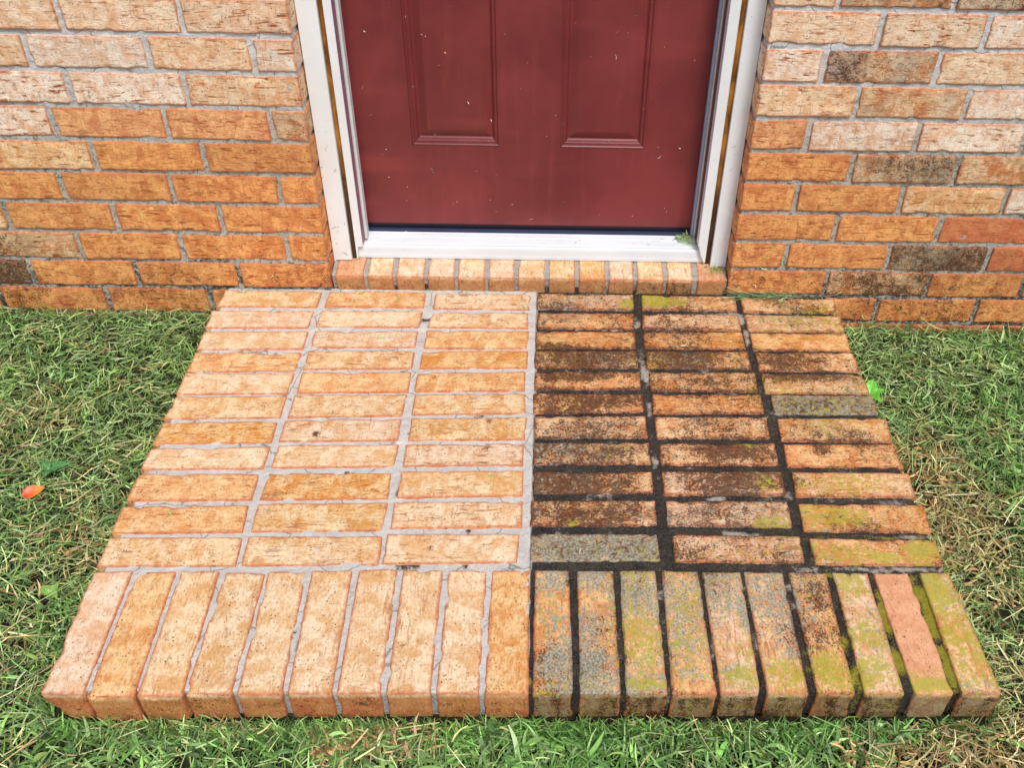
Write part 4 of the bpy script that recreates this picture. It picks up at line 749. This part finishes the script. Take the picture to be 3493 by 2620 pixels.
vn = g.step(g.ma('ABSOLUTE', sx.outputs[1]), 0.0002, 0.0008, 1, 0); c = g.mix(g.ma('MULTIPLY', vn, 0.5), c, (0.75, 0.35, 0.08, 1))
M_LEAF = g.out(c, 0.38, g.bump(n1, 0.3, 0.001), 0.5)
V, F = leaf_mesh(0.036, 0.022, 0.34, 0.25, 0.04, seed=3)
leaf = mesh_obj('fallen_leaf', place(V, 0.42, 0.12, (-0.612, -0.542, -0.046), 0.4), F, M_LEAF, None, True, dict(buv=V))
tag(leaf, 'single bright orange red fallen leaf on the grass left of the step', 'leaf')

g = G('broad_leaf_green'); ob = g.attr('buv', 'Vector'); n1 = g.noise(ob, 70, 4); sx = g.n.new('ShaderNodeSeparateXYZ'); g.put(sx.inputs[0], ob); tn = g.attr('tint', 'Color')
c = g.mix(g.step(n1, 0.35, 0.65, 0, 0.5), tn, g.mix(1.0, tn, (0.55, 0.62, 0.45, 1), 'MULTIPLY')); c = g.mix(g.step(g.ma('ABSOLUTE', sx.outputs[1]), 0.0002, 0.0007, 0.5, 0), c, (0.45, 0.6, 0.25, 1))
g.out(c, 0.38, g.bump(n1, 0.3, 0.001), 0.5); M_BROAD = g.m
def weed(label, x, y, z, leaves, col):
    root = tag(empty('broadleaf_weed', (x, y, z)), label, 'weed', 'broad-leaved weeds growing in the lawn')
    for i, (az, ti, Ln, Wd) in enumerate(leaves):
        V, F = leaf_mesh(Ln, Wd, 0.2, -0.5, 0.03, seed=i); n = len(V)
        cc = srgb(*col) * (0.85 + 0.3 * random.random())
        mesh_obj('leaf', place(V, az, ti, (x, y, z + 0.012)), F, M_BROAD, root, True, dict(buv=V, tint=np.hstack([full(n, cc), np.ones((n, 1))])))
    st = np.array([(x - .0012, y, z - .03), (x + .0012, y, z - .03), (x, y + .0015, z - .03), (x - .0008, y, z + .0125), (x + .0008, y, z + .0125), (x, y + .001, z + .0125)])
    n = 6; mesh_obj('stem', st, np.array([(0, 1, 4, 3), (1, 2, 5, 4), (2, 0, 3, 5)]), M_BROAD, root, True, dict(buv=st * 0 + 0.01, tint=full(n, (0.18, 0.3, 0.06, 1))))
weed('bright green weed with broad crinkled leaves against the right edge of the step', 0.893, -0.262, -0.058, [(1.2, 0.5, 0.034, 0.024), (0.2, 0.35, 0.030, 0.020), (-1.3, 0.4, 0.036, 0.019)], (120, 214, 72))
weed('dark green rounded weed leaves above the orange fallen leaf', -0.60, -0.475, -0.066, [(0.3, 0.25, 0.034, 0.022), (2.4, 0.3, 0.022, 0.016), (-1.4, 0.3, 0.02, 0.015)], (84, 150, 84))
weed('yellow green lobed weed leaves in the lawn beside the front left of the step', -0.485, -0.735, -0.060, [(2.6, 0.2, 0.020, 0.016), (1.2, 0.2, 0.018, 0.014), (-0.6, 0.2, 0.018, 0.013)], (128, 168, 78))
weed('small clover-like weed before the front edge under the mossy right corner bricks', 0.715, -0.965, -0.070, [(0.4, 0.3, 0.016, 0.014), (2.5, 0.35, 0.015, 0.013), (-1.2, 0.3, 0.015, 0.013)], (104, 196, 80))

# low broad leaves scattered through the turf
WA = Acc()
base = [leaf_mesh(1.0, 0.62, 0.2, -0.3, 0.03, nu=6, nv=2, seed=s) for s in range(3)]
p = region(2600); la = lush_amt(p); p = p[rng.random(len(p)) < la ** 2 * 0.8]
for q in p:
    Ln = random.uniform(0.008, 0.019); V, F = base[random.randrange(3)]
    V = place(V * Ln, random.uniform(0, 6.28), random.uniform(-0.1, 0.6), (q[0], q[1], q[2] + random.uniform(0.018, 0.031)), random.gauss(0, 0.3))
    if ok(V[None])[0]:
        c_ = srgb(*random.choice(LUSH + [(104, 180, 90), (150, 186, 90)])) * random.uniform(0.7, 1.2)
        WA.add(V, F, tint=np.hstack([full(len(V), c_), np.ones((len(V), 1))]))
tag(WA.build('weed_leaves', M_GRASS), kind='stuff')
